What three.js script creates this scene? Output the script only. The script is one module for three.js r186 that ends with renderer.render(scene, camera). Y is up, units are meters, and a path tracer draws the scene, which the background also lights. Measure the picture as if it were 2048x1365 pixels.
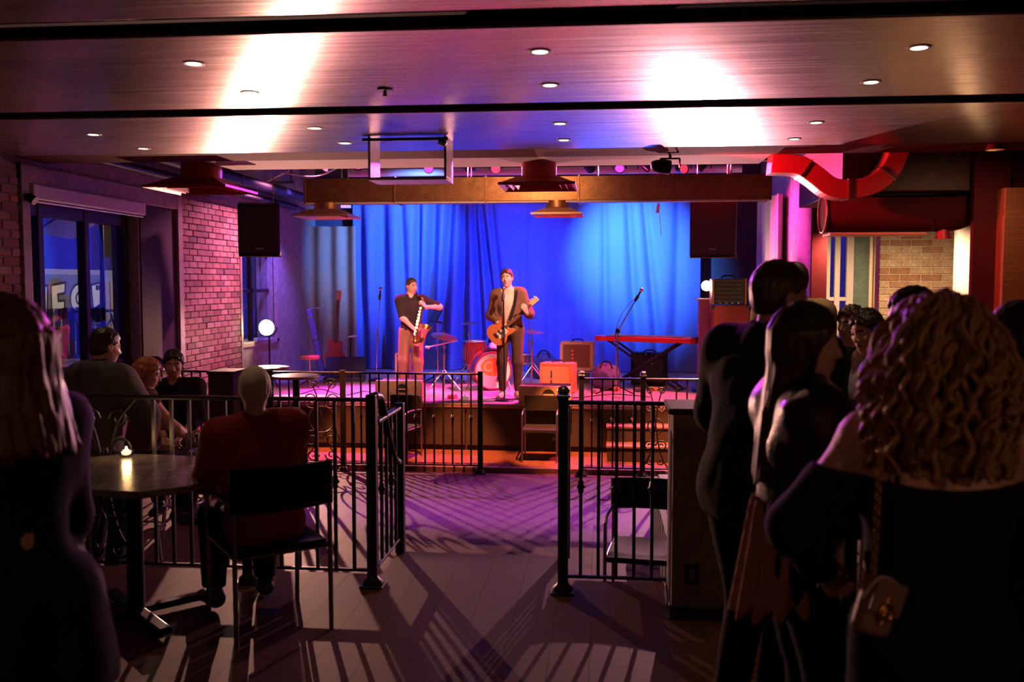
import * as THREE from 'three';
import { mergeGeometries } from 'three/addons/utils/BufferGeometryUtils.js';
import { RoundedBoxGeometry } from 'three/addons/geometries/RoundedBoxGeometry.js';
import { ImprovedNoise } from 'three/addons/math/ImprovedNoise.js';
import { RectAreaLightUniformsLib } from 'three/addons/lights/RectAreaLightUniformsLib.js';

// ---------------------------------------------------------------- camera, light, exposure
const W = 2048, H = 1365, F = 1850;                       // focal length in pixels of the 2048 x 1365 frame
const scene = new THREE.Scene();
const camera = new THREE.PerspectiveCamera(2 * Math.atan(H / 2 / F) * 180 / Math.PI, W / H, 0.05, 120);
camera.position.set(0, 1.70, 0);
camera.rotation.order = 'YXZ';
camera.rotation.set(-Math.atan(117.5 / F), Math.atan(181 / F), 0);
camera.focus = 9.5;
camera.userData.fStop = 2.6;
camera.updateMatrixWorld(true);
const renderer = new THREE.WebGLRenderer({ antialias: true });
renderer.toneMapping = THREE.LinearToneMapping;
renderer.toneMappingExposure = 1.0;
renderer.shadowMap.enabled = true;
RectAreaLightUniformsLib.init();
scene.background = new THREE.Color().setRGB(0.020, 0.014, 0.20);   // dusk sky outside the windows, blue like a curtain reflection in the panes

// a pixel gives a direction; the plane it is cut with gives the distance
const V = (x, y, z) => new THREE.Vector3(x, y, z);
function ray(px, py) { return V((px - W / 2) / F, -(py - H / 2) / F, -1).applyQuaternion(camera.quaternion); }
function P(px, py, d) { const r = ray(px, py), t = -d / r.z; return V(r.x * t, 1.7 + r.y * t, -d); }          // on the plane z = -d
function G(px, py, h) { const r = ray(px, py), t = (h - 1.7) / r.y; return V(r.x * t, h, r.z * t); }           // on the level y = h
const LOW = -0.46, STRIP = -0.40, STAGE = 0.19, CEIL = 2.75;
const UPV = V(0, 1, 0), XL0 = -5.0;

function spot(name, at, to, color, intensity, angle, penumbra = 0.5, radius = 1) {
  const l = new THREE.SpotLight(new THREE.Color().setRGB(...color), intensity, 0, angle, penumbra, 2);
  l.name = name; l.position.copy(at); l.target.position.copy(to); l.castShadow = true; l.shadow.radius = radius; l.shadow.mapSize.set(1024, 1024);
  scene.add(l); scene.add(l.target); return l;
}
// ---- stage lighting: two floodlights low at the sides of the stage, cans on the lighting pipe, most unseen and placed for their washes, unseen front cans
const FLOOD_L = P(538, 655, 12.95), FLOOD_R = P(1412, 572, 13.0), FLOOD_B = P(1452, 640, 13.6);
const SPOTS = [
  // name, position, target, colour, intensity, half angle, penumbra
  ['flood_left', FLOOD_L.clone().add(V(0.05, 0.0, 0.16)), V(-0.3, 0.5, -5.5), [1, 0.46, 0.34], 150, 0.74, 0.7],
  ['flood_right', FLOOD_R.clone().add(V(-0.02, 0.0, 0.16)), V(-0.9, 0.6, -5), [1, 0.42, 0.46], 92, 0.70, 0.7],
  ['unseen_uplight_spot', FLOOD_B.clone().add(V(0.04, 0.06, 0)), FLOOD_B.clone().add(V(0.6, 0.9, 0)), [1, 0.62, 0.5], 7, 0.8, 0.8],  // unseen lamp behind the amplifiers, lighting the side wall
];
const CANS = [
  // pixel of the can, its depth, aim, colour, intensity, half angle, penumbra, what it hangs from
  [1182, 338, 13.2, P(1265, 510, 15.6), [0.08, 0.32, 1], 330, 0.46, 1.0],
  [940, 338, 13.2, P(790, 480, 15.6), [0.06, 0.22, 1], 250, 0.44, 1.0],
  [1060, 342, 13.2, P(1010, 640, 15.6), [0.03, 0.09, 1], 120, 0.75, 1.0],
  [600, 338, 13.0, V(XL0, 1.4, -13.9), [0.20, 0.10, 1], 60, 0.42, 1.0],
  [860, 345, 13.2, V(-0.8, 0, -4.6), [0.70, 0.08, 1], 100, 0.60, 0.9],
  [1240, 335, 12.8, V(0.0, LOW, -6.4), [0.66, 0.07, 1], 92, 0.66, 0.9],
  [1410, 345, 13.0, V(2.6, 2.2, -13.0), [1, 0.03, 0.42], 34, 0.75, 0.9],
  [1290, 345, 13.0, P(900, 790, 12.2), [1, 0.03, 0.40], 330, 0.44, 0.9],
  [720, 345, 13.2, P(720, 790, 12.2), [0.95, 0.05, 0.70], 330, 0.40, 0.9],
  [990, 345, 13.0, V(-0.6, 2.6, -7.5), [1, 0.05, 0.16], 45, 0.62, 0.9],
  [640, 340, 12.9, V(XL0, 1.5, -11.2), [1, 0.26, 0.55], 85, 0.50, 0.9],
  [1340, 335, 7.95, V(2.2, 2.5, -8.2), [1, 0.03, 0.07], 26, 0.60, 0.9, 2.77],  // placed under the beam and tinted red to light the curved duct
  [1375, 345, 12.6, V(2.6, 2.6, -9.0), [1, 0.04, 0.10], 60, 0.50, 0.9],
  [1330, 345, 13.0, P(1240, 800, 12.0), [1, 0.03, 0.14], 230, 0.42, 0.9],
];
const UNSEEN_FRONT = [  // unseen cans hidden by the lowered ceiling, placed to warm the stage
  [V(-2.2, 3.25, -9.45), P(820, 690, 12.2), [1, 0.50, 0.38], 80, 0.30, 0.7],
  [V(0.35, 3.25, -9.45), P(1040, 690, 12.2), [1, 0.50, 0.38], 90, 0.30, 0.7],
  [V(-0.9, 3.25, -9.55), P(960, 376, 11.9), [1, 0.45, 0.18], 16, 0.85, 0.9],
  ...[-3.1, -1.75, -0.45, 0.8, 1.75].map((x) => [V(x, 3.38, -9.62), V(x, STRIP, -10.93), [1, 0.24, 0.07], 430, 0.185, 0.35]),   // an unseen row of narrow cans lighting the floor strip
];
for (const s of SPOTS) spot(s[0], s[1], s[2], s[3], s[4], s[5], s[6], 0.5);

// ---------------------------------------------------------------- helpers
let seed = 7;
const rnd = () => { seed |= 0; seed = seed + 0x6D2B79F5 | 0; let t = Math.imul(seed ^ seed >>> 15, 1 | seed); t = t + Math.imul(t ^ t >>> 7, 61 | t) ^ t; return ((t ^ t >>> 14) >>> 0) / 4294967296; };
const rr = (a, b) => a + (b - a) * rnd();
const noise = new ImprovedNoise();
const N3 = (x, y, z) => noise.noise(x + 13.7, y + 5.3, z + 9.1);
const clamp = (x, a, b) => Math.max(a, Math.min(b, x));
const lerp = (a, b, t) => a + (b - a) * t;

function tr(g, x = 0, y = 0, z = 0, rx = 0, ry = 0, rz = 0) {
  const m = new THREE.Matrix4().makeRotationFromEuler(new THREE.Euler(rx, ry, rz)); m.setPosition(x, y, z); g.applyMatrix4(m); return g;
}
function box(w, h, d, x = 0, y = 0, z = 0, r = 0, rx = 0, ry = 0, rz = 0) {
  const g = r > 0 ? new RoundedBoxGeometry(w, h, d, 2, Math.min(r, w / 2.01, h / 2.01, d / 2.01)) : new THREE.BoxGeometry(w, h, d);
  return tr(g, x, y, z, rx, ry, rz);
}
const box2 = (x0, x1, y0, y1, z0, z1, r = 0) => box(x1 - x0, y1 - y0, z1 - z0, (x0 + x1) / 2, (y0 + y1) / 2, (z0 + z1) / 2, r);
const cyl = (r1, r2, h, x = 0, y = 0, z = 0, seg = 16, rx = 0, ry = 0, rz = 0, open = false) => tr(new THREE.CylinderGeometry(r1, r2, h, seg, 1, open), x, y, z, rx, ry, rz);
const sph = (r, x = 0, y = 0, z = 0, sx = 1, sy = 1, sz = 1, seg = 16) => { const g = new THREE.SphereGeometry(r, seg, Math.max(6, seg * 0.6 | 0)); g.scale(sx, sy, sz); g.translate(x, y, z); return g; };
function bar(a, b, r, r2 = r, seg = 8) {
  const d = b.clone().sub(a), g = new THREE.CylinderGeometry(r2, r, d.length(), seg, 1);
  g.applyQuaternion(new THREE.Quaternion().setFromUnitVectors(UPV, d.clone().normalize()));
  g.translate((a.x + b.x) / 2, (a.y + b.y) / 2, (a.z + b.z) / 2); return g;
}
function tube(pts, r, seg = 24, radial = 8, closed = false) { return new THREE.TubeGeometry(new THREE.CatmullRomCurve3(pts.map((p) => p.isVector3 ? p : V(...p)), closed), seg, r, radial, closed); }
const lathe = (pts, seg = 24) => new THREE.LatheGeometry(pts.map((p) => new THREE.Vector2(p[0], p[1])), seg);
function torus(R, r, x = 0, y = 0, z = 0, rx = 0, ry = 0, rz = 0, arc = Math.PI * 2, seg = 28) { return tr(new THREE.TorusGeometry(R, r, 8, seg, arc), x, y, z, rx, ry, rz); }
function metreUV(g) {                                        // uv in metres, by the side each face looks to
  if (!g.attributes.normal) g.computeVertexNormals();
  const p = g.attributes.position, n = g.attributes.normal, uv = new Float32Array(p.count * 2);
  for (let i = 0; i < p.count; i++) {
    const ax = Math.abs(n.getX(i)), ay = Math.abs(n.getY(i)), az = Math.abs(n.getZ(i));
    if (ay >= ax && ay >= az) { uv[2 * i] = p.getX(i); uv[2 * i + 1] = p.getZ(i); }
    else if (ax >= az) { uv[2 * i] = p.getZ(i); uv[2 * i + 1] = p.getY(i); }
    else { uv[2 * i] = p.getX(i); uv[2 * i + 1] = p.getY(i); }
  }
  g.setAttribute('uv', new THREE.BufferAttribute(uv, 2)); return g;
}
function join(list, keepColor = false) {
  list = [].concat(list).map((g) => {
    const q = g.index ? g.toNonIndexed() : g.clone();
    for (const k of Object.keys(q.attributes)) if (!['position', 'normal', 'uv', ...(keepColor ? ['color'] : [])].includes(k)) q.deleteAttribute(k);
    if (!q.attributes.normal) q.computeVertexNormals();
    if (!q.attributes.uv) q.setAttribute('uv', new THREE.BufferAttribute(new Float32Array(q.attributes.position.count * 2), 2));
    return q;
  });
  return list.length === 1 ? list[0] : mergeGeometries(list);
}
const taken = {};
function numbered(name) { taken[name] = (taken[name] ?? -1) + 1; return taken[name] ? name + '_' + String(taken[name]).padStart(3, '0') : name; }
function obj(name, geos, mat, parent = scene, ownUV = false) {
  const g = join(geos); if (!ownUV) metreUV(g);
  const m = new THREE.Mesh(g, mat); m.name = parent === scene ? numbered(name) : name; m.castShadow = m.receiveShadow = true; parent.add(m); return m;
}
function share(name, geo, mat, parent, x = 0, y = 0, z = 0) { const m = new THREE.Mesh(geo, mat); m.name = name; m.position.set(x, y, z); m.castShadow = m.receiveShadow = true; parent.add(m); return m; }
function thing(name, label, category, at = [0, 0, 0], turn = 0, group) {
  const o = new THREE.Group(); o.name = numbered(name); scene.add(o);
  if (at.isVector3) o.position.copy(at); else o.position.set(...at);
  o.rotation.y = turn; o.userData = { label, category }; if (group) o.userData.group = group; return o;
}
function tag(o, label, category, group) { Object.assign(o.userData, { label, category }); if (group) o.userData.group = group; return o; }
function struct(name, geos, mat, label, category, parent = scene) {
  const m = obj(name, geos, mat, parent); if (parent === scene) m.userData = { kind: 'structure', label, category }; return m;
}
function dup(o, at, turn, label) {
  const c = o.clone(); c.name = numbered(o.name.replace(/_\d{3}$/, '')); scene.add(c); c.userData = { ...o.userData };
  if (at.isVector3) c.position.copy(at); else c.position.set(...at);
  c.rotation.y = turn; if (label) c.userData.label = label; return c;
}

// ---------------------------------------------------------------- textures and materials
function tex(w, h, fn, srgb = false, rep = [1, 1]) {
  const d = new Uint8Array(w * h * 4);
  for (let y = 0; y < h; y++) for (let x = 0; x < w; x++) { const c = fn(x / w, y / h, x, y), i = (y * w + x) * 4; for (let k = 0; k < 3; k++) d[i + k] = clamp(Array.isArray(c) ? c[k] : c, 0, 1) * 255; d[i + 3] = 255; }
  const t = new THREE.DataTexture(d, w, h, THREE.RGBAFormat); t.wrapS = t.wrapT = THREE.RepeatWrapping; t.magFilter = THREE.LinearFilter; t.minFilter = THREE.LinearMipmapLinearFilter; t.generateMipmaps = true;
  t.repeat.set(...rep); if (srgb) t.colorSpace = THREE.SRGBColorSpace; t.needsUpdate = true; return t;
}
const per = (u, v, fu, fv, s) => { // noise that repeats over the tile
  const a = u * Math.PI * 2, b = v * Math.PI * 2; return N3(Math.cos(a) * fu + s, Math.sin(a) * fu + Math.cos(b) * fv, Math.sin(b) * fv + s * 1.7);
};
const T = {
  rough: tex(256, 256, (u, v) => 0.5 + 0.35 * per(u, v, 8, 8, 1) + 0.25 * per(u, v, 22, 22, 4), false, [3, 3]),
  mottle: tex(256, 256, (u, v) => 0.86 + 0.10 * per(u, v, 2, 2, 3) + 0.12 * per(u, v, 9, 9, 8), true, [0.8, 0.8]),
  grain: tex(512, 256, (u, v) => { const q = 0.8 + 0.16 * per(u, v, 0.8, 14, 2) + 0.12 * per(u, v, 2.5, 40, 5); return [q, q * 0.97, q * 0.93]; }, true, [0.7, 2.2]),
  brushed: tex(256, 512, (u, v) => 0.5 + 0.3 * per(u, v, 0.6, 60, 2) + 0.2 * per(u, v, 0.25, 20, 7), false, [0.4, 1.6]),
  weave: tex(64, 64, (u, v, x, y) => 0.5 + 0.4 * ((x >> 2) + (y >> 2) & 1 ? Math.sin(x / 2 * Math.PI) : Math.sin(y / 2 * Math.PI)), false, [24, 24]),
  knit: tex(64, 64, (u, v) => 0.5 + 0.45 * Math.sin(u * Math.PI * 16) * (0.6 + 0.4 * Math.sin(v * Math.PI * 16)), false, [10, 10]),
};
function M(color, rough = 0.7, metal = 0, o = {}) {
  const c = Array.isArray(color) ? new THREE.Color().setRGB(...color) : new THREE.Color(color);
  return new THREE.MeshPhysicalMaterial({ color: c, roughness: rough, metalness: metal, ...o });
}
const bump = (t, s) => ({ bumpMap: t, bumpScale: s });
const MT = {
  iron: M([0.012, 0.011, 0.011], 0.42, 0.3, bump(T.rough, 0.0004)),
  chrome: M([0.62, 0.62, 0.64], 0.22, 1),
  steel: M([0.34, 0.32, 0.31], 0.34, 1),
  blackMetal: M([0.015, 0.015, 0.016], 0.38, 0.6),
  blackPlastic: M([0.012, 0.012, 0.013], 0.5, 0, bump(T.rough, 0.0003)),
  blackVinyl: M([0.010, 0.009, 0.009], 0.7, 0, { specularIntensity: 0.35, ...bump(T.rough, 0.0006) }),
  grille: M([0.020, 0.018, 0.017], 0.75, 0, bump(T.weave, 0.001)),
  panel: M([0.165, 0.105, 0.072], 0.46, 0.85, { roughnessMap: T.brushed, anisotropy: 0.92, ...bump(T.brushed, 0.00006) }),
  dark: M([0.018, 0.012, 0.011], 0.8, 0, bump(T.rough, 0.001)),
  darkRed: M([0.085, 0.010, 0.014], 0.85, 0, { specularIntensity: 0.15, ...bump(T.rough, 0.0008) }),
  redPaint: M([0.42, 0.025, 0.03], 0.45, 0, bump(T.rough, 0.0006)),
  plaster: M([0.42, 0.38, 0.34], 0.85, 0, { map: T.mottle, ...bump(T.rough, 0.001) }),
  trim: M([0.46, 0.38, 0.34], 0.6, 0, { map: T.mottle }),
  pale: M([0.72, 0.66, 0.60], 0.55, 0),
  brownPanel: M([0.042, 0.019, 0.010], 0.75, 0, { map: T.grain }),
  stageFace: M([0.026, 0.013, 0.009], 0.7, 0, { map: T.grain, ...bump(T.rough, 0.0005) }),
  mortar: M([0.30, 0.22, 0.19], 0.95, 0, bump(T.rough, 0.002)),
  mortarTan: M([0.50, 0.42, 0.30], 0.95, 0, bump(T.rough, 0.002)),
  copper: M([0.50, 0.27, 0.15], 0.42, 0.75, { map: T.mottle, ...bump(T.rough, 0.0004) }),
  galv: M([0.42, 0.36, 0.30], 0.4, 0.8, { map: T.mottle }),
  glassPane: M([0.9, 0.93, 0.95], 0.02, 0, { transmission: 1, thickness: 0, ior: 1.5 }),
  tumbler: M([1, 1, 1], 0.02, 0, { transmission: 1, thickness: 0.004, ior: 1.5 }),
  rubber: M([0.01, 0.01, 0.01], 0.8),
  whiteOff: M([0.75, 0.72, 0.68], 0.5),
};
const glow = (c, i) => M([c[0] * 0.5, c[1] * 0.5, c[2] * 0.5], 0.5, 0, { emissive: new THREE.Color().setRGB(...c), emissiveIntensity: i });
// ================================================================ THE SETTING
const XL = -5.0, XR = 4.9;
// x of a pixel on the plane z = -d, level with the eye
const X = (px, d) => P(px, 565, d).x;
const ZN = 5.2;                                                     // the edge of the upper floor, under the near railings
const gapL = X(757, ZN), gapR = X(1122, ZN), pen = 5.66, platR = 0.50, platZ = 8.2;

// floors: each of boards laid towards the stage
const woodTones = [[0.135, 0.050, 0.042], [0.142, 0.053, 0.044], [0.128, 0.047, 0.040], [0.137, 0.050, 0.041]].map((c) => M(c, 0.66, 0, { map: T.grain, specularIntensity: 0.55, ...bump(T.rough, 0.00006) }));
const under = M([0.02, 0.012, 0.010], 0.9);
function planks(name, label, rects, y, bw, len) {
  const base = struct(name, rects.map(([x0, x1, z0, z1]) => box2(x0, x1, y - 0.16, y - 0.018, -z1, -z0)), under, label, 'floor');
  const geo = {};
  for (const [x0, x1, z0, z1] of rects) {
    const n = Math.max(1, Math.round((x1 - x0) / bw)), w = (x1 - x0) / n;
    for (let i = 0; i < n; i++) {
      let z = z0 - (i % 3) * len / 3;
      while (z < z1) {
        const a = Math.max(z, z0), b = Math.min(z + len, z1); z += len; if (b - a < 0.05) continue;
        const key = w.toFixed(4) + '_' + (b - a).toFixed(3); geo[key] ??= metreUV(join(box(w - 0.0016, 0.018, b - a - 0.0016)));
        share('plank', geo[key], woodTones[rnd() * 4 | 0], base, x0 + w * (i + 0.5), y - 0.009, -(a + b) / 2);
      }
    }
  }
  return base;
}
planks('floor', 'dark reddish wooden floor of the upper level behind the near railings', [[XL, gapL, -2.2, ZN], [gapL, gapR, -2.2, pen], [gapR, platR, -2.2, ZN], [platR, XR, -2.2, platZ]], 0, 0.19, 3.3);
planks('floor', 'sunken wooden dance floor between the two rows of railings', [[XL, platR, ZN, 10.32], [platR, XR, platZ, 10.32]], LOW, 0.19, 2.6);
planks('floor', 'wooden floor strip along the foot of the stage, raised above the dance floor', [[XL, XR, 10.34, 11.46], [2.75, XR, 11.46, 15.6]], STRIP, 0.16, 0.9);
struct('trim_1', [box2(XL, gapL - 0.02, LOW, -0.02, -ZN - 0.012, -ZN + 0.06), box2(gapR + 0.02, platR, LOW, -0.02, -ZN - 0.012, -ZN + 0.06), box2(platR - 0.06, platR, LOW, -0.02, -platZ, -ZN), box2(platR, XR, LOW, -0.02, -platZ - 0.012, -platZ + 0.06)], MT.stageFace, 'dark facing under the edge of the upper floor', 'trim');
struct('trim_2', box2(XL, XR, LOW - 0.1, STRIP - 0.001, -10.36, -10.325, 0.006), M([0.10, 0.05, 0.06], 0.5), 'low riser of the floor strip beyond the far railings', 'trim');
{ // steps down through the gap in the near railings
  const st = struct('step_flight', [0, 1].map((i) => box2(gapL + 0.01, gapR - 0.01, LOW - 0.05, -0.155 * (i + 1), -(pen + 0.3 * (i + 1)), -(pen + 0.3 * i), 0.006)), woodTones[2], 'wooden steps going down to the dance floor between the railings', 'steps');
  struct('step_riser', box2(gapL, gapR, LOW, -0.02, -pen - 0.012, -pen + 0.04), MT.stageFace, '', '', st);
}

// stage
const stageFrontZ = G(970, 808, STAGE).z;                            // about -11.4
const stageBackZ = -15.75, stageR = 2.72;
{
  const s = struct('stage', box2(XL, stageR, STRIP - 0.05, STAGE - 0.03, stageBackZ, stageFrontZ - 0.03), MT.stageFace, 'low dark stage with a carpeted top and panelled front', 'stage');
  s.add(obj('carpet', box2(XL, stageR, STAGE - 0.03, STAGE, stageBackZ, stageFrontZ - 0.005, 0.01), M([0.42, 0.34, 0.33], 0.9, 0, { map: T.mottle, ...bump(T.rough, 0.003) }), s));
  const nP = 7, w = (stageR - XL) / nP, fp = metreUV(join(box(w - 0.02, STAGE - STRIP - 0.11, 0.03, 0, 0, 0, 0.006)));
  for (let i = 0; i < nP; i++) share('front_panel', fp, MT.stageFace, s, XL + w * (i + 0.5), (STAGE + STRIP) / 2 + 0.01, stageFrontZ - 0.012);
  obj('nosing', box2(XL, stageR, STAGE - 0.055, STAGE - 0.03, stageFrontZ - 0.03, stageFrontZ + 0.012, 0.008), M([0.16, 0.08, 0.07], 0.5), s);
  const lamp = metreUV(join(cyl(0.018, 0.018, 0.02, 0, 0, 0, 12, Math.PI / 2)));
  for (const px of [708, 742, 1182, 1222, 1264]) { const p = P(px, 842, -stageFrontZ); share('step_light', lamp, MT.chrome, s, p.x, 0.03, stageFrontZ + 0.008); }
}

// shell
const wallM = M([0.075, 0.05, 0.052], 0.85, 0, { map: T.mottle, ...bump(T.rough, 0.001) });
const upM = M([0.055, 0.05, 0.085], 0.85, 0, bump(T.rough, 0.001));
const wallLeft = struct('wall_left', [
  box2(-5.3, XL, LOW, 3.75, -7.97, 2.2), box2(-5.3, XL, LOW, 0.80, -10.0, -7.97), box2(-5.3, XL, 2.42, 3.75, -10.0, -7.97),
  box2(-5.3, XL, LOW, 3.75, -12.82, -10.0), box2(-5.3, XL, LOW, 0.85, -14.2, -12.82), box2(-5.3, XL, 2.30, 3.75, -14.2, -12.82), box2(-5.3, XL, LOW, 3.75, -16.6, -14.2),
], MT.plaster, 'plastered wall holding the big window', 'wall');
const LEFT_SHIFT = 0.40; wallLeft.position.z = LEFT_SHIFT;
struct('wall_back', [box2(-5.3, 2.95, LOW, 3.75, -16.1, -15.85)], upM, 'dark wall behind the stage curtains', 'wall');
struct('wall_front', [box2(-5.3, XR + 0.3, LOW, 3.75, 2.0, 2.3)], wallM, 'dark wall behind the viewer', 'wall');
struct('wall_right', [box2(XR, XR + 0.3, LOW, 3.75, -16.1, 2.2)], wallM, 'dark side wall beyond the bar', 'wall');
struct('ceiling', [box2(-5.3, XR + 0.3, 3.7, 3.95, -16.1, -7.9), box2(-5.3, XR + 0.3, 3.02, 3.3, -8.05, 2.2)], upM, 'dark structural ceiling above the hung panels', 'ceiling');

// hung ceiling panels, brushed bronze-coloured sheet
const zc = (py) => -G(1024, py, CEIL).z;
const z1a = zc(55), z1b = zc(207), z2a = zc(222), z2b = zc(299), z0b = zc(18);
const tilt = 0.016;  // the panels end along lines very slightly turned to the stage
for (const [a, b, l] of [[-1.5, z0b, 'brushed bronze ceiling panel nearest the entrance side'], [z1a, z1b, 'wide brushed bronze ceiling panel in the middle of the row'], [z2a, z2b, 'brushed bronze ceiling panel closest to the stage']])
  struct('ceiling_panel', box2(XL + 0.01, XR - 0.01, CEIL, CEIL + 0.05, -b, -a, 0.008), MT.panel, l, 'ceiling panel');
struct('ceiling_beam', [box2(XL, XR, CEIL + 0.02, 3.05, -(z2b + 0.62), -(z2b + 0.02)), box2(XL, XR, 3.03, 3.72, -8.05, -7.9)], MT.darkRed, 'dark red beam closing the lowered ceiling towards the stage', 'beam');
{ // recessed downlights
  const spots = [[388, 127], [500, 185], [1080, 103], [1100, 170], [1838, 95], [1742, 164], [187, 269], [287, 297], [630, 256], [690, 286], [1120, 247], [1128, 280], [1632, 245], [1588, 278]];
  const ring = metreUV(join(lathe([[0.036, 0.0], [0.036, -0.004], [0.052, -0.004], [0.054, 0], [0.054, 0.004], [0.036, 0.004]], 24)));
  const face = metreUV(join(cyl(0.036, 0.036, 0.004, 0, 0, 0, 20))), gl = glow([1, 0.86, 0.66], 6);
  spots.forEach(([px, py], i) => {
    const p = G(px, py, CEIL);
    const t = thing('ceiling_downlight', i < 6 ? 'small lit recessed downlight in the wide middle ceiling panel' : 'small lit recessed downlight in the ceiling panel closest to the stage', 'downlight', [p.x, CEIL, p.z], 0, i < 6 ? 'downlights of the middle ceiling panel' : 'downlights of the ceiling panel by the stage');
    share('trim_ring', ring, MT.pale, t, 0, 0, 0); share('lamp', face, gl, t, 0, -0.001, 0);
    spot('downlight', V(p.x, CEIL - 0.012, p.z), V(p.x, 0, p.z), [1, 0.62, 0.36], i === 4 || i === 5 || i > 11 ? 1.6 : 0.8, 0.55, 1, 1);
  });
  const p = G(770, 179, CEIL), s = thing('sprinkler_head', 'dark sprinkler head under the middle ceiling panel', 'sprinkler', [p.x, CEIL, p.z]);
  obj('escutcheon', cyl(0.042, 0.046, 0.008, 0, -0.004, 0, 20), MT.blackMetal, s); obj('nozzle', [cyl(0.008, 0.012, 0.03, 0, -0.022, 0, 10), cyl(0.018, 0.018, 0.003, 0, -0.038, 0, 12)], MT.copper, s);
}

// ---- left wall: brick, window, shutter, blind
function bricks(parent, u0, u1, y0, y1, place, mats, bl = 0.215, bh = 0.065, joint = 0.011, skip = () => false) {
  const full = metreUV(join(box(bl, bh, 0.03, 0, 0, 0, 0.006))), geo = {};
  let row = 0;
  for (let y = y0; y + bh <= y1 + 0.001; y += bh + joint, row++) {
    let u = u0 - (row % 2 ? (bl + joint) / 2 : 0);
    for (; u < u1; u += bl + joint) {
      const a = Math.max(u, u0), b = Math.min(u + bl, u1), w = b - a; if (w < 0.03 || skip((a + b) / 2, y)) continue;
      const g = w > bl - 0.002 ? full : (geo[w.toFixed(2)] ??= metreUV(join(box(w, bh, 0.03, 0, 0, 0, 0.006))));
      const m = share('brick', g, mats[rnd() * mats.length | 0], parent); place(m, (a + b) / 2, y + bh / 2, rr(-0.004, 0.004));
    }
  }
}
const redBricks = [[0.40, 0.20, 0.16], [0.46, 0.25, 0.20], [0.34, 0.16, 0.13], [0.50, 0.31, 0.26], [0.43, 0.22, 0.17], [0.24, 0.12, 0.11]].map((c) => M(c, 0.85, 0, { map: T.mottle, ...bump(T.rough, 0.002) }));
const tanBricks = [[0.56, 0.42, 0.26], [0.60, 0.47, 0.31], [0.40, 0.21, 0.12], [0.52, 0.38, 0.23], [0.44, 0.26, 0.15]].map((c) => M(c, 0.85, 0, { map: T.mottle, ...bump(T.rough, 0.002) }));
const onLeft = (m, u, y, o) => { m.rotation.y = Math.PI / 2; m.position.set(XL + 0.022 + o, y, -u); };
{
  const w = struct('wall_brick_left', box2(XL - 0.01, XL + 0.022, -0.42, 2.78, -12.72, -10.95), MT.mortar, 'red brick pier of the window wall beside the stage', 'brick wall');
  bricks(w, 10.95, 12.72, -0.40, 2.78, onLeft, redBricks); w.position.z = LEFT_SHIFT;
  const w2 = struct('wall_brick_left_end', box2(XL - 0.01, XL + 0.022, 0.0, 2.7, -7.9, -7.0), MT.mortar, 'red brick pier on the far side of the big window from the stage', 'brick wall');
  bricks(w2, 7.0, 7.9, 0.02, 2.7, onLeft, redBricks); w2.position.z = LEFT_SHIFT;
}
{
  const t = struct('window_1', [box2(XL - 0.30, XL + 0.035, 0.72, 0.80, -10.95, -7.92, 0.01), box2(XL - 0.02, XL + 0.05, 0.74, 2.72, -10.98, -10.86, 0.008), box2(XL - 0.02, XL + 0.05, 0.74, 2.72, -8.05, -7.93, 0.008), box2(XL - 0.02, XL + 0.045, 2.55, 2.72, -10.98, -7.93, 0.008)], MT.trim, 'large window with a dark frame and wide painted surround', 'window');
  const fr = M([0.035, 0.018, 0.014], 0.5, 0.2);
  obj('frame', [box2(XL - 0.2, XL - 0.12, 0.80, 0.88, -10.0, -8.05), box2(XL - 0.2, XL - 0.12, 2.30, 2.42, -10.0, -8.05), ...[8.08, 8.44, 9.2, 9.96].map((z) => box2(XL - 0.2, XL - 0.11, 0.8, 2.42, -z - 0.04, -z + 0.04, 0.006))], fr, t);
  for (const [a, b] of [[8.12, 8.40], [8.48, 9.16], [9.24, 9.92]]) obj('pane', box2(XL - 0.162, XL - 0.156, 0.88, 2.30, -b, -a), MT.glassPane, t);
  obj('shutter', [box2(XL - 0.03, XL + 0.015, 0.80, 2.55, -10.86, -10.03, 0.006)], MT.brownPanel, t);
  const b = thing('roller_blind', 'rolled-up pale blind in its box at the head of the big window', 'blind', [XL + 0.03, 2.42, -9.05]);
  obj('cassette', [box(0.10, 0.14, 2.0, 0, 0.07, 0, 0.02)], MT.whiteOff, b); obj('hem_bar', cyl(0.012, 0.012, 1.94, 0.02, -0.012, 0, 10, Math.PI / 2), MT.steel, b);
  const sp = thing('wall_spotlight', 'small dark fixture on the corner of the window surround', 'fixture', [XL + 0.06, 2.42, -8.0]); obj('can', cyl(0.035, 0.04, 0.08, 0.03, 0, 0, 14, 0, 0, 1.0), MT.blackMetal, sp); obj('bracket', box(0.05, 0.02, 0.02, 0, 0.02, 0), MT.blackMetal, sp);
  const t2 = struct('window_2', [box2(XL - 0.02, XL + 0.03, 0.78, 0.85, -14.26, -12.76, 0.008), box2(XL - 0.02, XL + 0.03, 2.30, 2.37, -14.26, -12.76, 0.008), box2(XL - 0.02, XL + 0.03, 0.78, 2.37, -14.26, -14.18), box2(XL - 0.02, XL + 0.04, -0.3, 2.75, -12.80, -12.735)], MT.trim, 'narrow dark window in the wall beside the stage floodlight', 'window');
  obj('frame', [box2(XL - 0.16, XL - 0.1, 0.85, 2.3, -13.53, -13.47), box2(XL - 0.16, XL - 0.1, 1.55, 1.6, -14.2, -12.8)], fr, t2);
  obj('pane', box2(XL - 0.135, XL - 0.130, 0.85, 2.30, -14.2, -12.8), MT.glassPane, t2);
  for (const o of [t, t2, b, sp]) o.position.z += LEFT_SHIFT;
}
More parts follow.
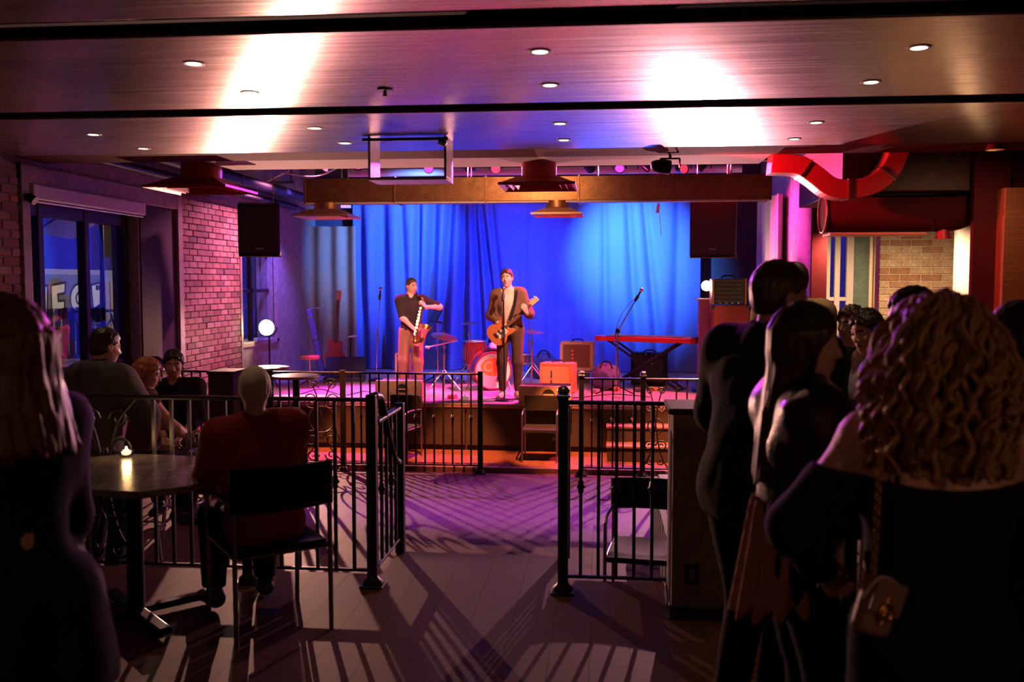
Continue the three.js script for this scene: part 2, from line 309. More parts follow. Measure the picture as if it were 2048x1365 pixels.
{ // pipes and conduit along the top of the window wall
  const t = thing('pipe_run', 'bundle of dark pipes along the top of the window wall', 'pipes', [XL, 2.8, 0]);
  for (const [x, y, r] of [[0.10, 0.10, 0.05], [0.24, 0.06, 0.03], [0.16, 0.28, 0.04], [0.36, 0.22, 0.07]]) obj('pipe', bar(V(x, y, -7.95), V(x, y, -14.5), r, r, 12), M([0.05, 0.035, 0.05], 0.5, 0.3), t);
  for (const z of [8.6, 10.2, 11.8, 13.4]) obj('hanger', [box2(0, 0.46, 0.36, 0.39, -z - 0.015, -z + 0.015), box2(0.40, 0.43, 0.38, 0.9, -z - 0.012, -z + 0.012)], MT.steel, t);
}
// ---- outside the left window: yard with a painted wall, a board fence and a bicycle
{
  struct('ground_outside', box2(-15, -5.3, -0.5, 0.30, -24, -4), M([0.16, 0.15, 0.13], 0.9, 0, { map: T.mottle, ...bump(T.rough, 0.004) }), 'pale yard ground outside the big window', 'ground');
  const cv = document.createElement('canvas'); cv.width = 512; cv.height = 256; const c = cv.getContext('2d');
  c.fillStyle = '#5d6478'; c.fillRect(0, 0, 512, 256); c.fillStyle = '#c3c6cc'; c.strokeStyle = '#15161c'; c.lineWidth = 9; c.lineJoin = 'round';
  const blob = (pts) => { c.beginPath(); pts.forEach(([x, y], i) => i ? c.lineTo(x, y) : c.moveTo(x, y)); c.closePath(); c.fill(); c.stroke(); };
  blob([[20, 40], [60, 30], [95, 120], [110, 50], [150, 40], [140, 190], [100, 200], [70, 110], [60, 200], [20, 190]]);
  blob([[170, 40], [260, 30], [255, 70], [210, 75], [212, 100], [250, 98], [250, 130], [212, 135], [214, 165], [262, 160], [262, 200], [168, 205]]);
  c.beginPath(); c.ellipse(350, 95, 62, 60, 0, 0, 7); c.fill(); c.stroke(); c.beginPath(); c.ellipse(352, 92, 26, 24, 0, 0, 7); c.stroke();
  blob([[300, 140], [420, 150], [500, 230], [420, 215], [330, 205]]); blob([[430, 40], [495, 30], [490, 120], [440, 140]]);
  const t = new THREE.CanvasTexture(cv); t.colorSpace = THREE.SRGBColorSpace;
  const w = obj('graffiti_wall', box2(-10.6, -10.3, 0.3, 1.95, -19.4, -14.0), M([0.25, 0.26, 0.33], 0.9, 0, bump(T.rough, 0.002))); tag(w, 'low wall with pale graffiti lettering outside the big window', 'wall');
  const pl = new THREE.PlaneGeometry(2.7, 1.3); pl.rotateY(Math.PI / 2); pl.translate(-10.292, 1.2, -16.9);
  obj('graffiti', pl, M([1, 1, 1], 0.9, 0, { map: t }), w, true);
  const f = thing('board_fence', 'weathered grey board fence outside the big window', 'fence', [-9.2, 0.3, -18.1]);
  const bg = metreUV(join(box(0.025, 1.42, 0.15, 0, 0.71, 0, 0.004))), fm = [[0.30, 0.26, 0.18], [0.26, 0.22, 0.15], [0.34, 0.30, 0.21]].map((k) => M(k, 0.85, 0, { map: T.grain }));
  for (let i = 0; i < 24; i++) share('board', bg, fm[i % 3], f, rr(-0.01, 0.01), 0, -2.0 + i * 0.165);
  obj('rail', [box(0.04, 0.09, 4.0, -0.05, 0.4, -0.1), box(0.04, 0.09, 4.0, -0.05, 1.3, -0.1)], fm[1], f);
  const b = thing('bicycle', 'bicycle parked against the fence outside the big window', 'bicycle', [-8.6, 0.3, -15.8], 1.25);
  for (const x of [-0.52, 0.52]) { const wh = obj('wheel', torus(0.33, 0.022, x, 0.35, 0), MT.rubber, b); obj('spokes', [...Array(8)].map((_, i) => bar(V(x, 0.35, 0), V(x + Math.cos(i * 0.785) * 0.31, 0.35 + Math.sin(i * 0.785) * 0.31, 0), 0.003, 0.003, 4)), MT.chrome, wh); }
  obj('frame', [bar(V(-0.52, 0.35, 0), V(-0.05, 0.32, 0), 0.014), bar(V(-0.05, 0.32, 0), V(-0.2, 0.85, 0), 0.016), bar(V(-0.2, 0.8, 0), V(0.36, 0.82, 0), 0.016), bar(V(-0.05, 0.32, 0), V(0.38, 0.76, 0), 0.018), bar(V(0.52, 0.35, 0), V(0.34, 0.95, 0), 0.014), bar(V(-0.52, 0.35, 0), V(-0.18, 0.78, 0), 0.012)], MT.blackMetal, b);
  obj('saddle', box(0.24, 0.05, 0.13, -0.22, 0.9, 0, 0.02), MT.blackVinyl, b); obj('handlebar', bar(V(0.34, 0.97, -0.25), V(0.34, 0.97, 0.25), 0.013), MT.chrome, b);
  const s = thing('shed', 'dark shed roof and wall rising behind the board fence', 'shed', [-11.6, 0.3, -22.0]);
  obj('wall', box(0.3, 2.9, 3.2, 0, 1.45, 0), M([0.10, 0.06, 0.045], 0.85), s); obj('roof', box(0.9, 0.08, 3.6, 0.2, 2.95, 0, 0.01, 0, 0, -0.35), M([0.06, 0.045, 0.04], 0.8), s);
  const um = thing('reflection_slab', 'brown awning standing in for a ceiling reflection in the big window', 'slab', [-7.6, 2.7, -13.7]);  // brown sheet standing in for what looks like a ceiling reflection
  obj('slanted_sheet', box(1.9, 0.03, 2.0, 0, 0.25, 0, 0, 0, 0.3, 0.6), M([0.12, 0.055, 0.035], 0.8), um); obj('strut', [bar(V(-0.7, -0.4, 0.9), V(0.2, 0.3, 0.9), 0.025), bar(V(0.1, -2.4, 0.4), V(0.1, 0.3, 0.4), 0.035)], MT.blackMetal, um);
  const yl = thing('added_yard_lamp', 'small added lamp on a post lighting the yard outside', 'lamp', [-6.6, 0.3, -17.2]); obj('post', cyl(0.03, 0.035, 2.6, 0, 1.3, 0, 10), MT.blackMetal, yl); obj('lamp', sph(0.08, 0, 2.66, 0), glow([1, 0.8, 0.5], 3), yl);  // added lamp that brightens the yard
  const pl2 = new THREE.PointLight(new THREE.Color().setRGB(1, 0.78, 0.5), 40); pl2.name = 'added_yard_light'; pl2.position.set(-6.6, 2.96, -17.2); pl2.castShadow = true; scene.add(pl2);
}
// ================================================================ stage backdrop and what hangs above
function cloth(w, h, nx, ny, fz, mat, name, parent, thick = 0.004) {   // a hanging cloth: x 0..w, y 0..h, z = fz(x, y)
  const g = new THREE.PlaneGeometry(w, h, nx, ny); g.translate(w / 2, h / 2, 0);
  const p = g.attributes.position; for (let i = 0; i < p.count; i++) p.setZ(i, fz(p.getX(i), p.getY(i)));
  g.computeVertexNormals(); return obj(name, g, mat, parent);
}
const velvet = (c) => M(c, 0.78, 0, { side: THREE.DoubleSide, ...bump(T.weave, 0.0006) });
{
  const zb = 15.62, x0 = X(708, zb), x1 = X(1400, zb), w = x1 - x0, h = P(1024, 402, zb).y - STAGE;
  const c = thing('stage_curtain', 'wide blue curtain hanging across the back of the stage in folds', 'curtain', [x0, STAGE + 0.01, -zb]);
  const folds = [[0.10, 0.16, 0.13, 0.0], [0.48, 0.20, 0.16, 0.05], [0.86, 0.12, 0.09, -0.06], [1.10, 0.10, 0.13, 0.10], [1.34, 0.16, 0.20, 0.16], [1.60, 0.13, 0.17, 0.22], [1.90, 0.12, 0.18, 0.05], [2.14, 0.10, 0.16, -0.12], [2.32, 0.09, 0.15, -0.30], [2.48, 0.09, 0.08, -0.25], [2.95, 0.10, 0.03, 0.0], [3.4, 0.12, 0.035, 0.05], [3.85, 0.09, 0.025, 0.0], [4.3, 0.10, 0.05, -0.05], [4.75, 0.12, 0.07, -0.2], [5.05, 0.10, 0.06, -0.3], [5.5, 0.15, 0.06, 0]];
  cloth(w, h, 360, 40, (x, y) => {
    const t = y / h; let z = 0;
    for (const [cx, wd, a, drift] of folds) { const u = (x - cx - drift * (t - 0.6)) / (wd * 0.72 * (1.25 - 0.55 * t)); z -= 1.75 * a * Math.exp(-u * u) * (1.05 - 0.55 * t * t); }
    for (let k = 0; k < 3; k++) { const u = (x - 2.05) / 0.30, yy = h - 0.12 - 0.11 * k - 0.20 * (1 - u * u); if (Math.abs(u) < 1) z += 0.05 * Math.exp(-Math.pow((y - yy) / 0.035, 2)) * (1 - u * u); }
    return z + 0.02 * N3(x * 1.3, y * 0.6, 2) + 0.012 * N3(x * 6, y * 0.8, 5) + 0.06;
  }, velvet([0.075, 0.11, 0.42]), 'cloth', c);
  obj('curtain_rod', cyl(0.018, 0.018, w + 0.2, w / 2, h + 0.02, 0.02, 10, 0, 0, Math.PI / 2), MT.blackMetal, c);
  const gx = X(604, 15.45), gw = X(713, 15.45) - gx;
  const d = thing('side_drape', 'grey-brown drape hanging left of the blue curtain', 'curtain', [gx, STAGE + 0.01, -15.45]);
  cloth(gw, 2.45, 90, 10, (x, y) => 0.035 * Math.sin(x * 22 + 0.4 * Math.sin(y)) + 0.03 * Math.sin(x * 7) + 0.02 * N3(x * 4, y, 1), velvet([0.30, 0.22, 0.13]), 'cloth', d);
  const d2 = thing('corner_post', 'dark post in the corner beside the grey-brown drape', 'post', [X(592, 15.3), STAGE, -15.4]); obj('shaft', box(0.18, 2.5, 0.16, 0, 1.25, 0, 0.01), M([0.05, 0.035, 0.025], 0.6), d2); obj('foot', box(0.22, 0.05, 0.2, 0, 0.025, 0), MT.blackMetal, d2);
  // right: wall return with a neutral drape
  const rx = 2.60;
  struct('wall_stage_right', [box2(rx, rx + 0.13, STRIP, 3.72, -15.85, -11.9, 0.005)], M([0.58, 0.55, 0.51], 0.75, 0, { map: T.mottle, ...bump(T.rough, 0.0008) }), 'pale side wall of the stage beside the amplifier stack', 'wall');
  struct('trim_stage_right', [box2(rx - 0.02, rx + 0.17, STRIP, 3.72, -11.9, -11.84, 0.004)], MT.darkRed, 'dark red end face of the stage side wall', 'trim');
  const d3 = thing('side_drape', 'pale drape bunched against the stage side wall', 'curtain', [rx - 0.06, STAGE + 0.01, -14.9], -Math.PI / 2);
  cloth(1.5, 2.75, 110, 8, (x, y) => 0.05 * Math.sin(x * 17 + 0.3 * y) + 0.025 * Math.sin(x * 41) + 0.07, velvet([0.55, 0.52, 0.48]), 'cloth', d3);
}
{ // rectangular duct across the stage, with seams
  const d0 = 11.9, x0 = X(612, d0), x1 = X(1538, d0), yb = P(1024, 402, d0).y, yt = P(1024, 353, d0).y;
  const t = thing('rectangular_duct', 'long sheet-metal duct box hung across the front of the stage', 'duct', [x0, yb, -d0 - 0.22]);
  const n = 5, w = (x1 - x0) / n, g = metreUV(join(box(w - 0.006, yt - yb, 0.44, 0, 0, 0, 0.008)));
  for (let i = 0; i < n; i++) share('duct_section', g, MT.copper, t, w * (i + 0.5), (yt - yb) / 2, 0);
  for (let i = 0; i <= n; i++) obj('flange', [box(0.025, yt - yb + 0.03, 0.47, w * i, (yt - yb) / 2, 0, 0.003)], MT.copper, t);
  obj('lower_lip', box(x1 - x0, 0.022, 0.05, (x1 - x0) / 2, -0.012, 0.2), MT.pale, t);
  for (const f of [0.08, 0.36, 0.64, 0.92]) obj('hanger', [bar(V((x1 - x0) * f, yt - yb, 0.15), V((x1 - x0) * f, 3.7 - yb, 0.15), 0.008), bar(V((x1 - x0) * f, yt - yb, -0.15), V((x1 - x0) * f, 3.7 - yb, -0.15), 0.008)], MT.steel, t);
}
{ // fascia beam and lighting pipe
  const d0 = 8.53, b = thing('fascia_beam', 'wide flat pale board running across the room before the stage lights', 'beam', [0, 2.80, -d0]);
  obj('beam', box2(X(440, 8.5), X(1528, 8.5), 0, 0.06, -0.33, 0.33, 0.006), M([0.50, 0.42, 0.40], 0.8, 0, { specularIntensity: 0.2 }), b);
  obj('hanger', [600, 900, 1200, 1500].map((px) => bar(V(X(px, d0), 0.05, 0), V(X(px, d0), 3.7 - b.position.y, 0), 0.01)), MT.steel, b);
  const d1 = 13.1, yp = P(1024, 326, d1).y, p = thing('lighting_pipe', 'steel lighting pipe crossing above the stage', 'pipe', [0, yp, -d1]);
  obj('pipe', bar(V(-4.6, 0, 0), V(2.6, 0, 0), 0.025, 0.025, 12), MT.steel, p);
  obj('upper_pipe', bar(V(-4.6, 0.16, -0.4), V(2.6, 0.16, -0.4), 0.025, 0.025, 12), MT.galv, p);
  obj('hanger', [-4, -2, 0, 2].map((x) => bar(V(x, 0, 0), V(x, 3.7 - yp, 0), 0.012)), MT.blackMetal, p);
  const tubeD = 14.6, wd = thing('white_duct_pipe', 'pale round pipe under the ceiling behind the lighting pipe', 'pipe', [0, P(1024, 343, tubeD).y, -tubeD]);
  obj('pipe', bar(V(X(700, tubeD), 0, 0), V(X(1480, tubeD), 0, 0), 0.06, 0.06, 16), MT.whiteOff, wd); obj('hanger', [900, 1200, 1400].map((px) => bar(V(X(px, tubeD), 0.06, 0), V(X(px, tubeD), 3.7 - wd.position.y, 0), 0.01)), MT.blackMetal, wd);
  const cv = obj('ceiling_cable', [tube([V(X(500, 13), 2.9, -13.0), V(X(540, 13), 3.15, -13.0), V(X(580, 13), 3.3, -13.05)], 0.012, 16, 6), tube([V(X(560, 13), 3.28, -13.05), V(X(640, 13), 3.2, -12.9), V(X(680, 13), 3.36, -13.1)], 0.01, 16, 6)], MT.whiteOff); tag(cv, 'loose pale cable looping under the stage ceiling near the lighting pipe', 'cable');
}
// stage light cans
function can(at, to, color, r = 0.085, L = 0.24, lit = 1, hangTo = null) {
  const t = thing('stage_light', 'black stage light can with yoke', 'stage light', at.clone());
  const dir = to.clone().sub(at).normalize(), q = new THREE.Quaternion().setFromUnitVectors(V(0, 0, 1), dir);
  const g = join([tr(lathe([[0.0, -L], [r * 0.55, -L], [r * 0.8, -L * 0.8], [r, -L * 0.45], [r, 0.0], [r * 0.93, 0.0], [r * 0.93, -0.03]], 20), 0, 0, 0, Math.PI / 2)]); g.applyQuaternion(q);
  obj('housing', g, MT.blackMetal, t);
  const l = cyl(r * 0.92, r * 0.92, 0.006, 0, 0, -0.03, 20, Math.PI / 2); l.applyQuaternion(q);
  const mx = Math.max(...color); obj('lens', l, glow(color.map((c) => c / mx), lit), t);
  if (hangTo !== null) obj('yoke', [bar(V(-r - 0.02, 0, 0), V(-r - 0.02, hangTo * 0.7, 0), 0.008), bar(V(r + 0.02, 0, 0), V(r + 0.02, hangTo * 0.7, 0), 0.008), bar(V(-r - 0.02, hangTo * 0.7, 0), V(r + 0.02, hangTo * 0.7, 0), 0.008), bar(V(0, hangTo * 0.7, 0), V(0, hangTo, 0), 0.012)], MT.blackMetal, t);
  return t;
}
const hues = ['cyan blue', 'deep blue', 'deep blue', 'violet', 'violet', 'violet', 'crimson', 'magenta', 'purple', 'red', 'pink', 'scarlet', 'red', 'bright red'];
const aims = ['aimed at the right of the blue curtain', 'aimed at the left of the blue curtain', 'aimed at the middle of the blue curtain', 'aimed at the stage corner', 'aimed at the dance floor', 'aimed at the gap in the railings', 'aimed at the side wall', 'aimed at the stage carpet', 'aimed at the saxophonist', 'aimed at the lowered ceiling', 'aimed at the brick pier', 'hung under the dark red beam, aimed at the curved duct', 'aimed at the bar soffit', 'aimed at the carpet by the keyboard'];
CANS.forEach(([px, py, d, to, col, I, ang, pen, top], i) => {
  const at = P(px, py, d); if (!top) at.z = -13.1;
  if (!top) at.y = P(px, 338, 13.1).y;
  const t = can(at, to, col, top ? 0.06 : 0.07, top ? 0.16 : 0.22, 1.2, (top ?? P(1024, 326, 13.1).y - 0.025) - at.y);
  t.userData.label = 'black stage light glowing ' + hues[i] + ', ' + aims[i];
  spot('can_' + i, at.clone().add(to.clone().sub(at).normalize().multiplyScalar(0.03)), to, col, I, ang, pen, 2);
});
UNSEEN_FRONT.forEach(([at, to, col, I, ang, pen], i) => {
  const t = can(at, to, col, 0.09, 0.26, 4, 3.695 - at.y); t.userData.label = ['unseen front stage light warming the saxophonist', 'unseen front stage light warming the guitarist', 'unseen front stage light washing the sheet-metal duct box'][i] ?? 'unseen narrow front stage light reddening the floor strip below the stage'; if (i > 2) t.userData.group = 'unseen narrow front lights over the floor strip';
  spot('front_' + i, at.clone().add(to.clone().sub(at).normalize().multiplyScalar(0.03)), to, col, I, ang, pen, 2);
});
{ // the two floodlights on short stands
  for (const [p, lab, I, k, base] of [[FLOOD_L, 'glaring warm floodlight on a stand at the left of the stage', 60, 1, STAGE], [FLOOD_R, 'bright floodlight standing on the slim pedestal beside the amplifier stack', 60, 0.62, P(1412, 597, 13.0).y]]) {
    const t = thing('floodlight', lab, 'floodlight', [p.x, base, p.z]), h = (p.y - base) / k; t.scale.setScalar(k);
    obj('housing', [tr(lathe([[0.001, -0.16], [0.05, -0.16], [0.09, -0.08], [0.115, 0], [0.106, 0], [0.08, -0.07]], 24), 0, h, 0.1, Math.PI / 2)], MT.blackMetal, t);
    obj('lamp', cyl(0.112, 0.112, 0.008, 0, h, 0.098, 24, Math.PI / 2), glow([1, 0.72, 0.42], I), t);
    obj('pole', [cyl(0.012, 0.012, h - 0.1, 0, (h - 0.1) / 2, 0, 8)], MT.blackMetal, t);
    if (k < 1) obj('base', cyl(0.1, 0.11, 0.02, 0, 0.01, 0, 20), MT.blackMetal, t);
    else for (let k = 0; k < 3; k++) obj('leg', bar(V(0, 0.22, 0), V(Math.cos(k * 2.1 + 0.5) * 0.17, 0.01, Math.sin(k * 2.1 + 0.5) * 0.17), 0.009), MT.blackMetal, t);
    obj('yoke', [torus(0.125, 0.008, 0, h, 0.02, 0, 0, Math.PI, Math.PI)], MT.blackMetal, t);
  }
}
// ---- duct diffusers: round neck and flared square hood
function diffuser(px, py, d, wpx, label, neckM, hoodM, neckTop, group) {
  const p = P(px, py, d), w = wpx * d / F, t = thing('air_diffuser', label, 'air diffuser', [p.x, p.y, p.z], 0);
  const nr = w * 0.235;
  obj('neck', [cyl(nr, nr, neckTop - p.y - w * 0.12, 0, (neckTop - p.y + w * 0.12) / 2, 0, 28), torus(nr, 0.008, 0, w * 0.13, 0, Math.PI / 2)], neckM, t);
  const h4 = (s, y) => [[-s, y, -s], [s, y, -s], [s, y, s], [-s, y, s]];
  const frus = (a, ya, b, yb) => { const g = new THREE.CylinderGeometry(a * Math.SQRT2, b * Math.SQRT2, ya - yb, 4, 1, true); g.rotateY(Math.PI / 4); g.translate(0, (ya + yb) / 2, 0); return g.toNonIndexed(); };
  const hg = [frus(w * 0.26, w * 0.12, w * 0.47, 0.012), frus(w * 0.5, 0.012, w * 0.5, -0.012), frus(w * 0.455, 0.012, w * 0.5, -0.012)]; hg.forEach((g) => g.computeVertexNormals());
  obj('hood', hg, hoodM, t);
  for (const s of [0.30, 0.38]) { const g = frus(w * s * 0.8, 0.05, w * s, -0.006); g.computeVertexNormals(); obj('vane', g, hoodM, t); }
  return t;
}
const dblRed = M([0.34, 0.02, 0.025], 0.45, 0.2, { side: THREE.DoubleSide }), dblCop = M([0.55, 0.34, 0.22], 0.45, 0.5, { side: THREE.DoubleSide });
diffuser(404, 380, 8.6, 172, 'dark red round duct ending in a flared square diffuser near the window', MT.redPaint, dblRed, 3.7);
diffuser(1078, 374, 8.6, 148, 'dark red round duct with a flared square diffuser over the dance floor', MT.redPaint, dblRed, 3.7);
diffuser(655, 434, 12.0, 114, 'copper-toned square air diffuser hanging before the grey-brown drape', MT.copper, dblCop, P(1024, 402, 11.9).y);
diffuser(1115, 430, 12.0, 100, 'copper-toned square air diffuser hanging before the blue curtain', MT.copper, dblCop, P(1024, 402, 11.9).y);
{ // hanging shelf frame under the last ceiling panel
  const z = -G(820, 280, CEIL).z, a = P(746, 360, z), b = P(900, 360, z), w = b.x - a.x, t = thing('projector_cradle', 'open hanging cradle of wide metal straps under the ceiling panel', 'cradle', [(a.x + b.x) / 2, a.y, -z]);
  const top = CEIL - a.y;
  for (const s of [-1, 1]) obj('strap', [box(0.018, top, 0.30, s * (w / 2 - 0.01), top / 2, 0, 0.004)], MT.galv, t);
  obj('shelf', box(w, 0.02, 0.32, 0, -0.01, 0, 0.004), MT.galv, t); obj('top_bar', box(w + 0.05, 0.02, 0.03, -0.01, top - 0.02, 0.16), MT.blackMetal, t); obj('swivel', [cyl(0.02, 0.02, 0.06, w / 2 - 0.03, top - 0.05, 0.15, 12, 0, 0, 1.2)], MT.chrome, t);
}
// ---- hung loudspeakers
function hungSpeaker(px0, px1, py0, py1, d, lab, yaw) {
  const a = P((px0 + px1) / 2, (py0 + py1) / 2, d), w = (px1 - px0) * d / F * 0.93, h = (py1 - py0) * d / F;
  const t = thing('hung_loudspeaker', lab, 'loudspeaker', a, yaw); const dn = 0.16;
  const tl = (g) => tr(g, 0, 0, 0, dn);
  obj('cabinet', tl(box(w, h, 0.42, 0, 0, -0.21, 0.02)), MT.blackPlastic, t); obj('grille', tl(box(w - 0.05, h - 0.05, 0.02, 0, 0, 0.005, 0.008)), MT.grille, t);
  obj('badge', tl(box(0.10, 0.02, 0.004, 0, -h * 0.36, 0.017)), MT.steel, t); obj('bottom_plate', tl(box(w * 1.02, 0.012, 0.44, 0.01, -h / 2 - 0.008, -0.2)), MT.copper, t);
  for (const s of [-1, 1]) obj('hanging_wire', bar(V(s * w * 0.35, h / 2 - 0.02, -0.15), V(s * w * 0.35, 3.7 - a.y, -0.15), 0.006), MT.steel, t);
}
hungSpeaker(473, 563, 408, 513, 11.1, 'black loudspeaker hung before the brick pier', 0.35);
hungSpeaker(1378, 1474, 404, 513, 12.7, 'black loudspeaker hung before the pink-lit drape', -0.12);
{ // exit sign, dangling cables
  const p = P(690, 410, 15.3), t = thing('exit_sign', 'small pale lit sign above the grey-brown drape', 'sign', p); obj('sign_box', box(0.2, 0.11, 0.05, 0, 0, 0, 0.006), MT.whiteOff, t); obj('drop_rod', bar(V(0, 0.05, 0), V(0, 3.7 - p.y, 0), 0.006), MT.blackMetal, t); obj('sign_face', box(0.18, 0.09, 0.006, 0, 0, 0.027), glow([0.9, 0.45, 0.9], 0.8), t);
  const q = P(1316, 400, 13.4), c = thing('dangling_cable', 'cable with a pale tape tag dangling before the blue curtain', 'cable', q); obj('cable', tube([V(0, 3.7 - q.y, 0), V(0.0, 0, 0), V(0.03, -0.25, 0), V(0.05, -0.5, 0)], 0.006, 16, 6), MT.whiteOff, c); obj('tag', box(0.045, 0.13, 0.01, 0.0, -0.12, 0.01, 0, 0, 0, -0.15), MT.whiteOff, c);
}

// ================================================================ right-hand side: bar area
{
  const d0 = 10.6, x0 = X(1758, d0), x1 = X(1960, d0);
  const w = struct('wall_brick_right', box2(x0, x1, LOW, 2.6, -d0 - 0.16, -d0), MT.mortarTan, 'tan brick wall in warm light beyond the bar', 'brick wall');
  bricks(w, x0, x1, 0.2, 2.6, (m, u, y, o) => m.position.set(u, y, -d0 + o * 0.6), tanBricks);
  // pale pilaster, dark red wall, orange wood panel
  const pl = struct('trim_pilaster', box2(X(1913, 9.4), X(1946, 9.4), 0, 2.4, -9.5, -9.4, 0.008), M([0.52, 0.46, 0.40], 0.6), 'pale lit pilaster beside the tan brick wall', 'pilaster');
  struct('wall_red', [box2(X(1943, 8.4), X(2015, 8.4), 0, 3.05, -8.46, -8.4), box2(X(2015, 8.4), XR, 0, 3.05, -8.75, -8.55)], MT.darkRed, 'dark red wall panel by the bar', 'wall');
  struct('trim_wood', box2(X(2009, 8.2), X(2100, 8.2), 0, 2.5, -8.45, -8.25, 0.01), M([0.42, 0.15, 0.06], 0.5, 0, { map: T.grain }), 'orange-brown timber panel at the end of the dark red wall', 'panel');
  // far windows with white frames
  const d1 = 12.9; const fr = M([0.55, 0.50, 0.46], 0.6);
  const wb = struct('wall_window_right', [box2(2.66, 5.2, LOW, 0.6, -d1 - 0.2, -d1), box2(2.66, 5.2, 2.42, 3.75, -d1 - 0.2, -d1), box2(X(1706, d1), X(1738, d1), LOW, 2.45, -d1 - 0.2, -d1 + 0.06)], M([0.16, 0.24, 0.20], 0.7, 0, { map: T.mottle }), 'green-grey wall around the far windows', 'wall');
  const wn = struct('window_3', [1628, 1652, 1674, 1700, 1744, 1754].map((px, i) => box2(X(px, d1) - (i % 2 ? 0.05 : 0.035), X(px, d1) + (i % 2 ? 0.05 : 0.035), 0.6, 2.45, -d1 - 0.05, -d1 + 0.02, 0.006)).concat([box2(2.9, X(1704, d1), 1.45, 1.5, -d1 - 0.04, -d1), box2(2.9, X(1704, d1), 2.38, 2.45, -d1 - 0.05, -d1 + 0.02)]), fr, 'tall narrow windows with pale frames beyond the bar', 'window');
  for (const [a, b] of [[1630, 1650], [1654, 1672], [1676, 1698]]) obj('pane', box2(X(a, d1), X(b, d1), 0.6, 2.4, -d1 - 0.02, -d1 - 0.015), MT.glassPane, wn);
  const cu = thing('window_drape', 'narrow pale drapes between the far windows and the tan brick', 'curtain', [X(1738, 12.6), STRIP + 0.01, -12.6]); obj('rod', box(0.2, 0.02, 0.3, 0.08, 2.82, -0.15), MT.steel, cu); cloth(0.16, 2.81, 24, 4, (x) => 0.03 * Math.sin(x * 60), velvet([0.55, 0.45, 0.34]), 'cloth', cu);
  // soffit over the bar and the round duct under it
  struct('ceiling_soffit', [box2(2.12, XR, P(1800, 372, 8.1).y, 3.05, -10.4, -8.56, 0.01)], M([0.13, 0.035, 0.022], 0.6, 0, { map: T.mottle }), 'brown soffit above the bar', 'ceiling');
  const dd = 8.9, cy = P(1750, 428, dd).y, t = thing('round_duct', 'large dark red round duct running across above the bar', 'duct', [X(1640, dd), cy, -dd + 0.05]);
  const L = X(1850, dd) - X(1640, dd), R = 0.17;
  obj('pipe', [cyl(R, R, L, L / 2, 0, 0, 32, 0, 0, Math.PI / 2)], MT.darkRed, t); obj('end_ring', torus(R + 0.004, 0.012, 0, 0, 0, 0, Math.PI / 2), MT.copper, t);
  obj('elbow', [tube([V(L, 0, 0), V(L + 0.25, 0.02, 0), V(L + 0.42, 0.16, -0.05), V(L + 0.5, 0.5, -0.1)], R, 30, 24)], MT.darkRed, t);
  obj('painted_underlight', box(L * 0.9, 0.025, 0.3, L * 0.5, -R - 0.02, -0.05, 0.005), M([0.6, 0.28, 0.16], 0.5, 0.3), t);  // orange sheet painting warm light onto the underside of the duct
  obj('outlet', [cyl(0.05, 0.07, 0.1, L + 0.12, -R - 0.02, 0.02, 12)], MT.redPaint, t);
  // wavy red bulkhead band
  const bd = 8.2, pts = [[1545, 326], [1600, 330], [1632, 350], [1665, 374], [1710, 378], [1752, 366], [1782, 340], [1800, 300], [1806, 270]].map(([a, b]) => P(a, b, bd));
  const b = thing('curved_duct', 'bright red curving flat duct sweeping from the side wall up to the ceiling', 'duct', [0, 0, -bd]);
  const cvv = new THREE.CatmullRomCurve3(pts.map((p) => V(p.x, p.y, 0))), sp = cvv.getSpacedPoints(48), up = [], dn = [];
  sp.forEach((p, i) => { const tg = cvv.getTangentAt(i / 48), n = V(-tg.y, tg.x, 0); up.push(p.clone().addScaledVector(n, 0.075)); dn.push(p.clone().addScaledVector(n, -0.075)); });
  const sh = new THREE.Shape([...up, ...dn.reverse()].map((p) => new THREE.Vector2(p.x, p.y)));
  obj('duct_body', tr(new THREE.ExtrudeGeometry(sh, { depth: 0.24, bevelEnabled: true, bevelSize: 0.006, bevelThickness: 0.006, bevelSegments: 1 }), 0, 0, -0.24), MT.redPaint, b);
  for (const k of [10, 24, 36]) { const p = sp[k], tg = cvv.getTangentAt(k / 48); obj('seam', box(0.014, 0.17, 0.27, p.x, p.y, -0.12, 0, 0, 0, Math.atan2(tg.y, tg.x)), MT.copper, b); }
  // unseen warm lamps, placed to light the bar area
  for (const [px, py, d, lab, I] of [[1884, 448, 9.0, 'unseen small warm lamp lighting the pale pilaster and tan brick wall', 24], [1690, 462, 11.6, 'unseen small warm lamp lighting the far windows', 16], [1990, 300, 7.6, 'unseen small warm lamp lighting the orange-brown timber panel', 2]]) {
    const p = P(px, py, d), l = thing('unseen_bar_lamp', lab, 'lamp', p); obj('shade', lathe([[0.02, 0.1], [0.03, 0.1], [0.07, 0.0], [0.064, 0.0], [0.026, 0.09]], 20), MT.copper, l); obj('bulb', sph(0.022, 0, 0.03, 0), glow([1, 0.7, 0.4], 8), l); obj('stem', bar(V(0, 0.1, 0), V(0, Math.max(0.2, (d > 10.4 ? 3.7 : P(1800, 372, 8.1).y) - p.y), 0), 0.006), MT.blackMetal, l);
    spot('unseen_bar_lamp_light', p.clone().add(V(0, -0.01, 0)), p.clone().add(V(0, -1, -0.45)), [1, 0.60, 0.34], I, 1.35, 0.8, 2);
  }
}

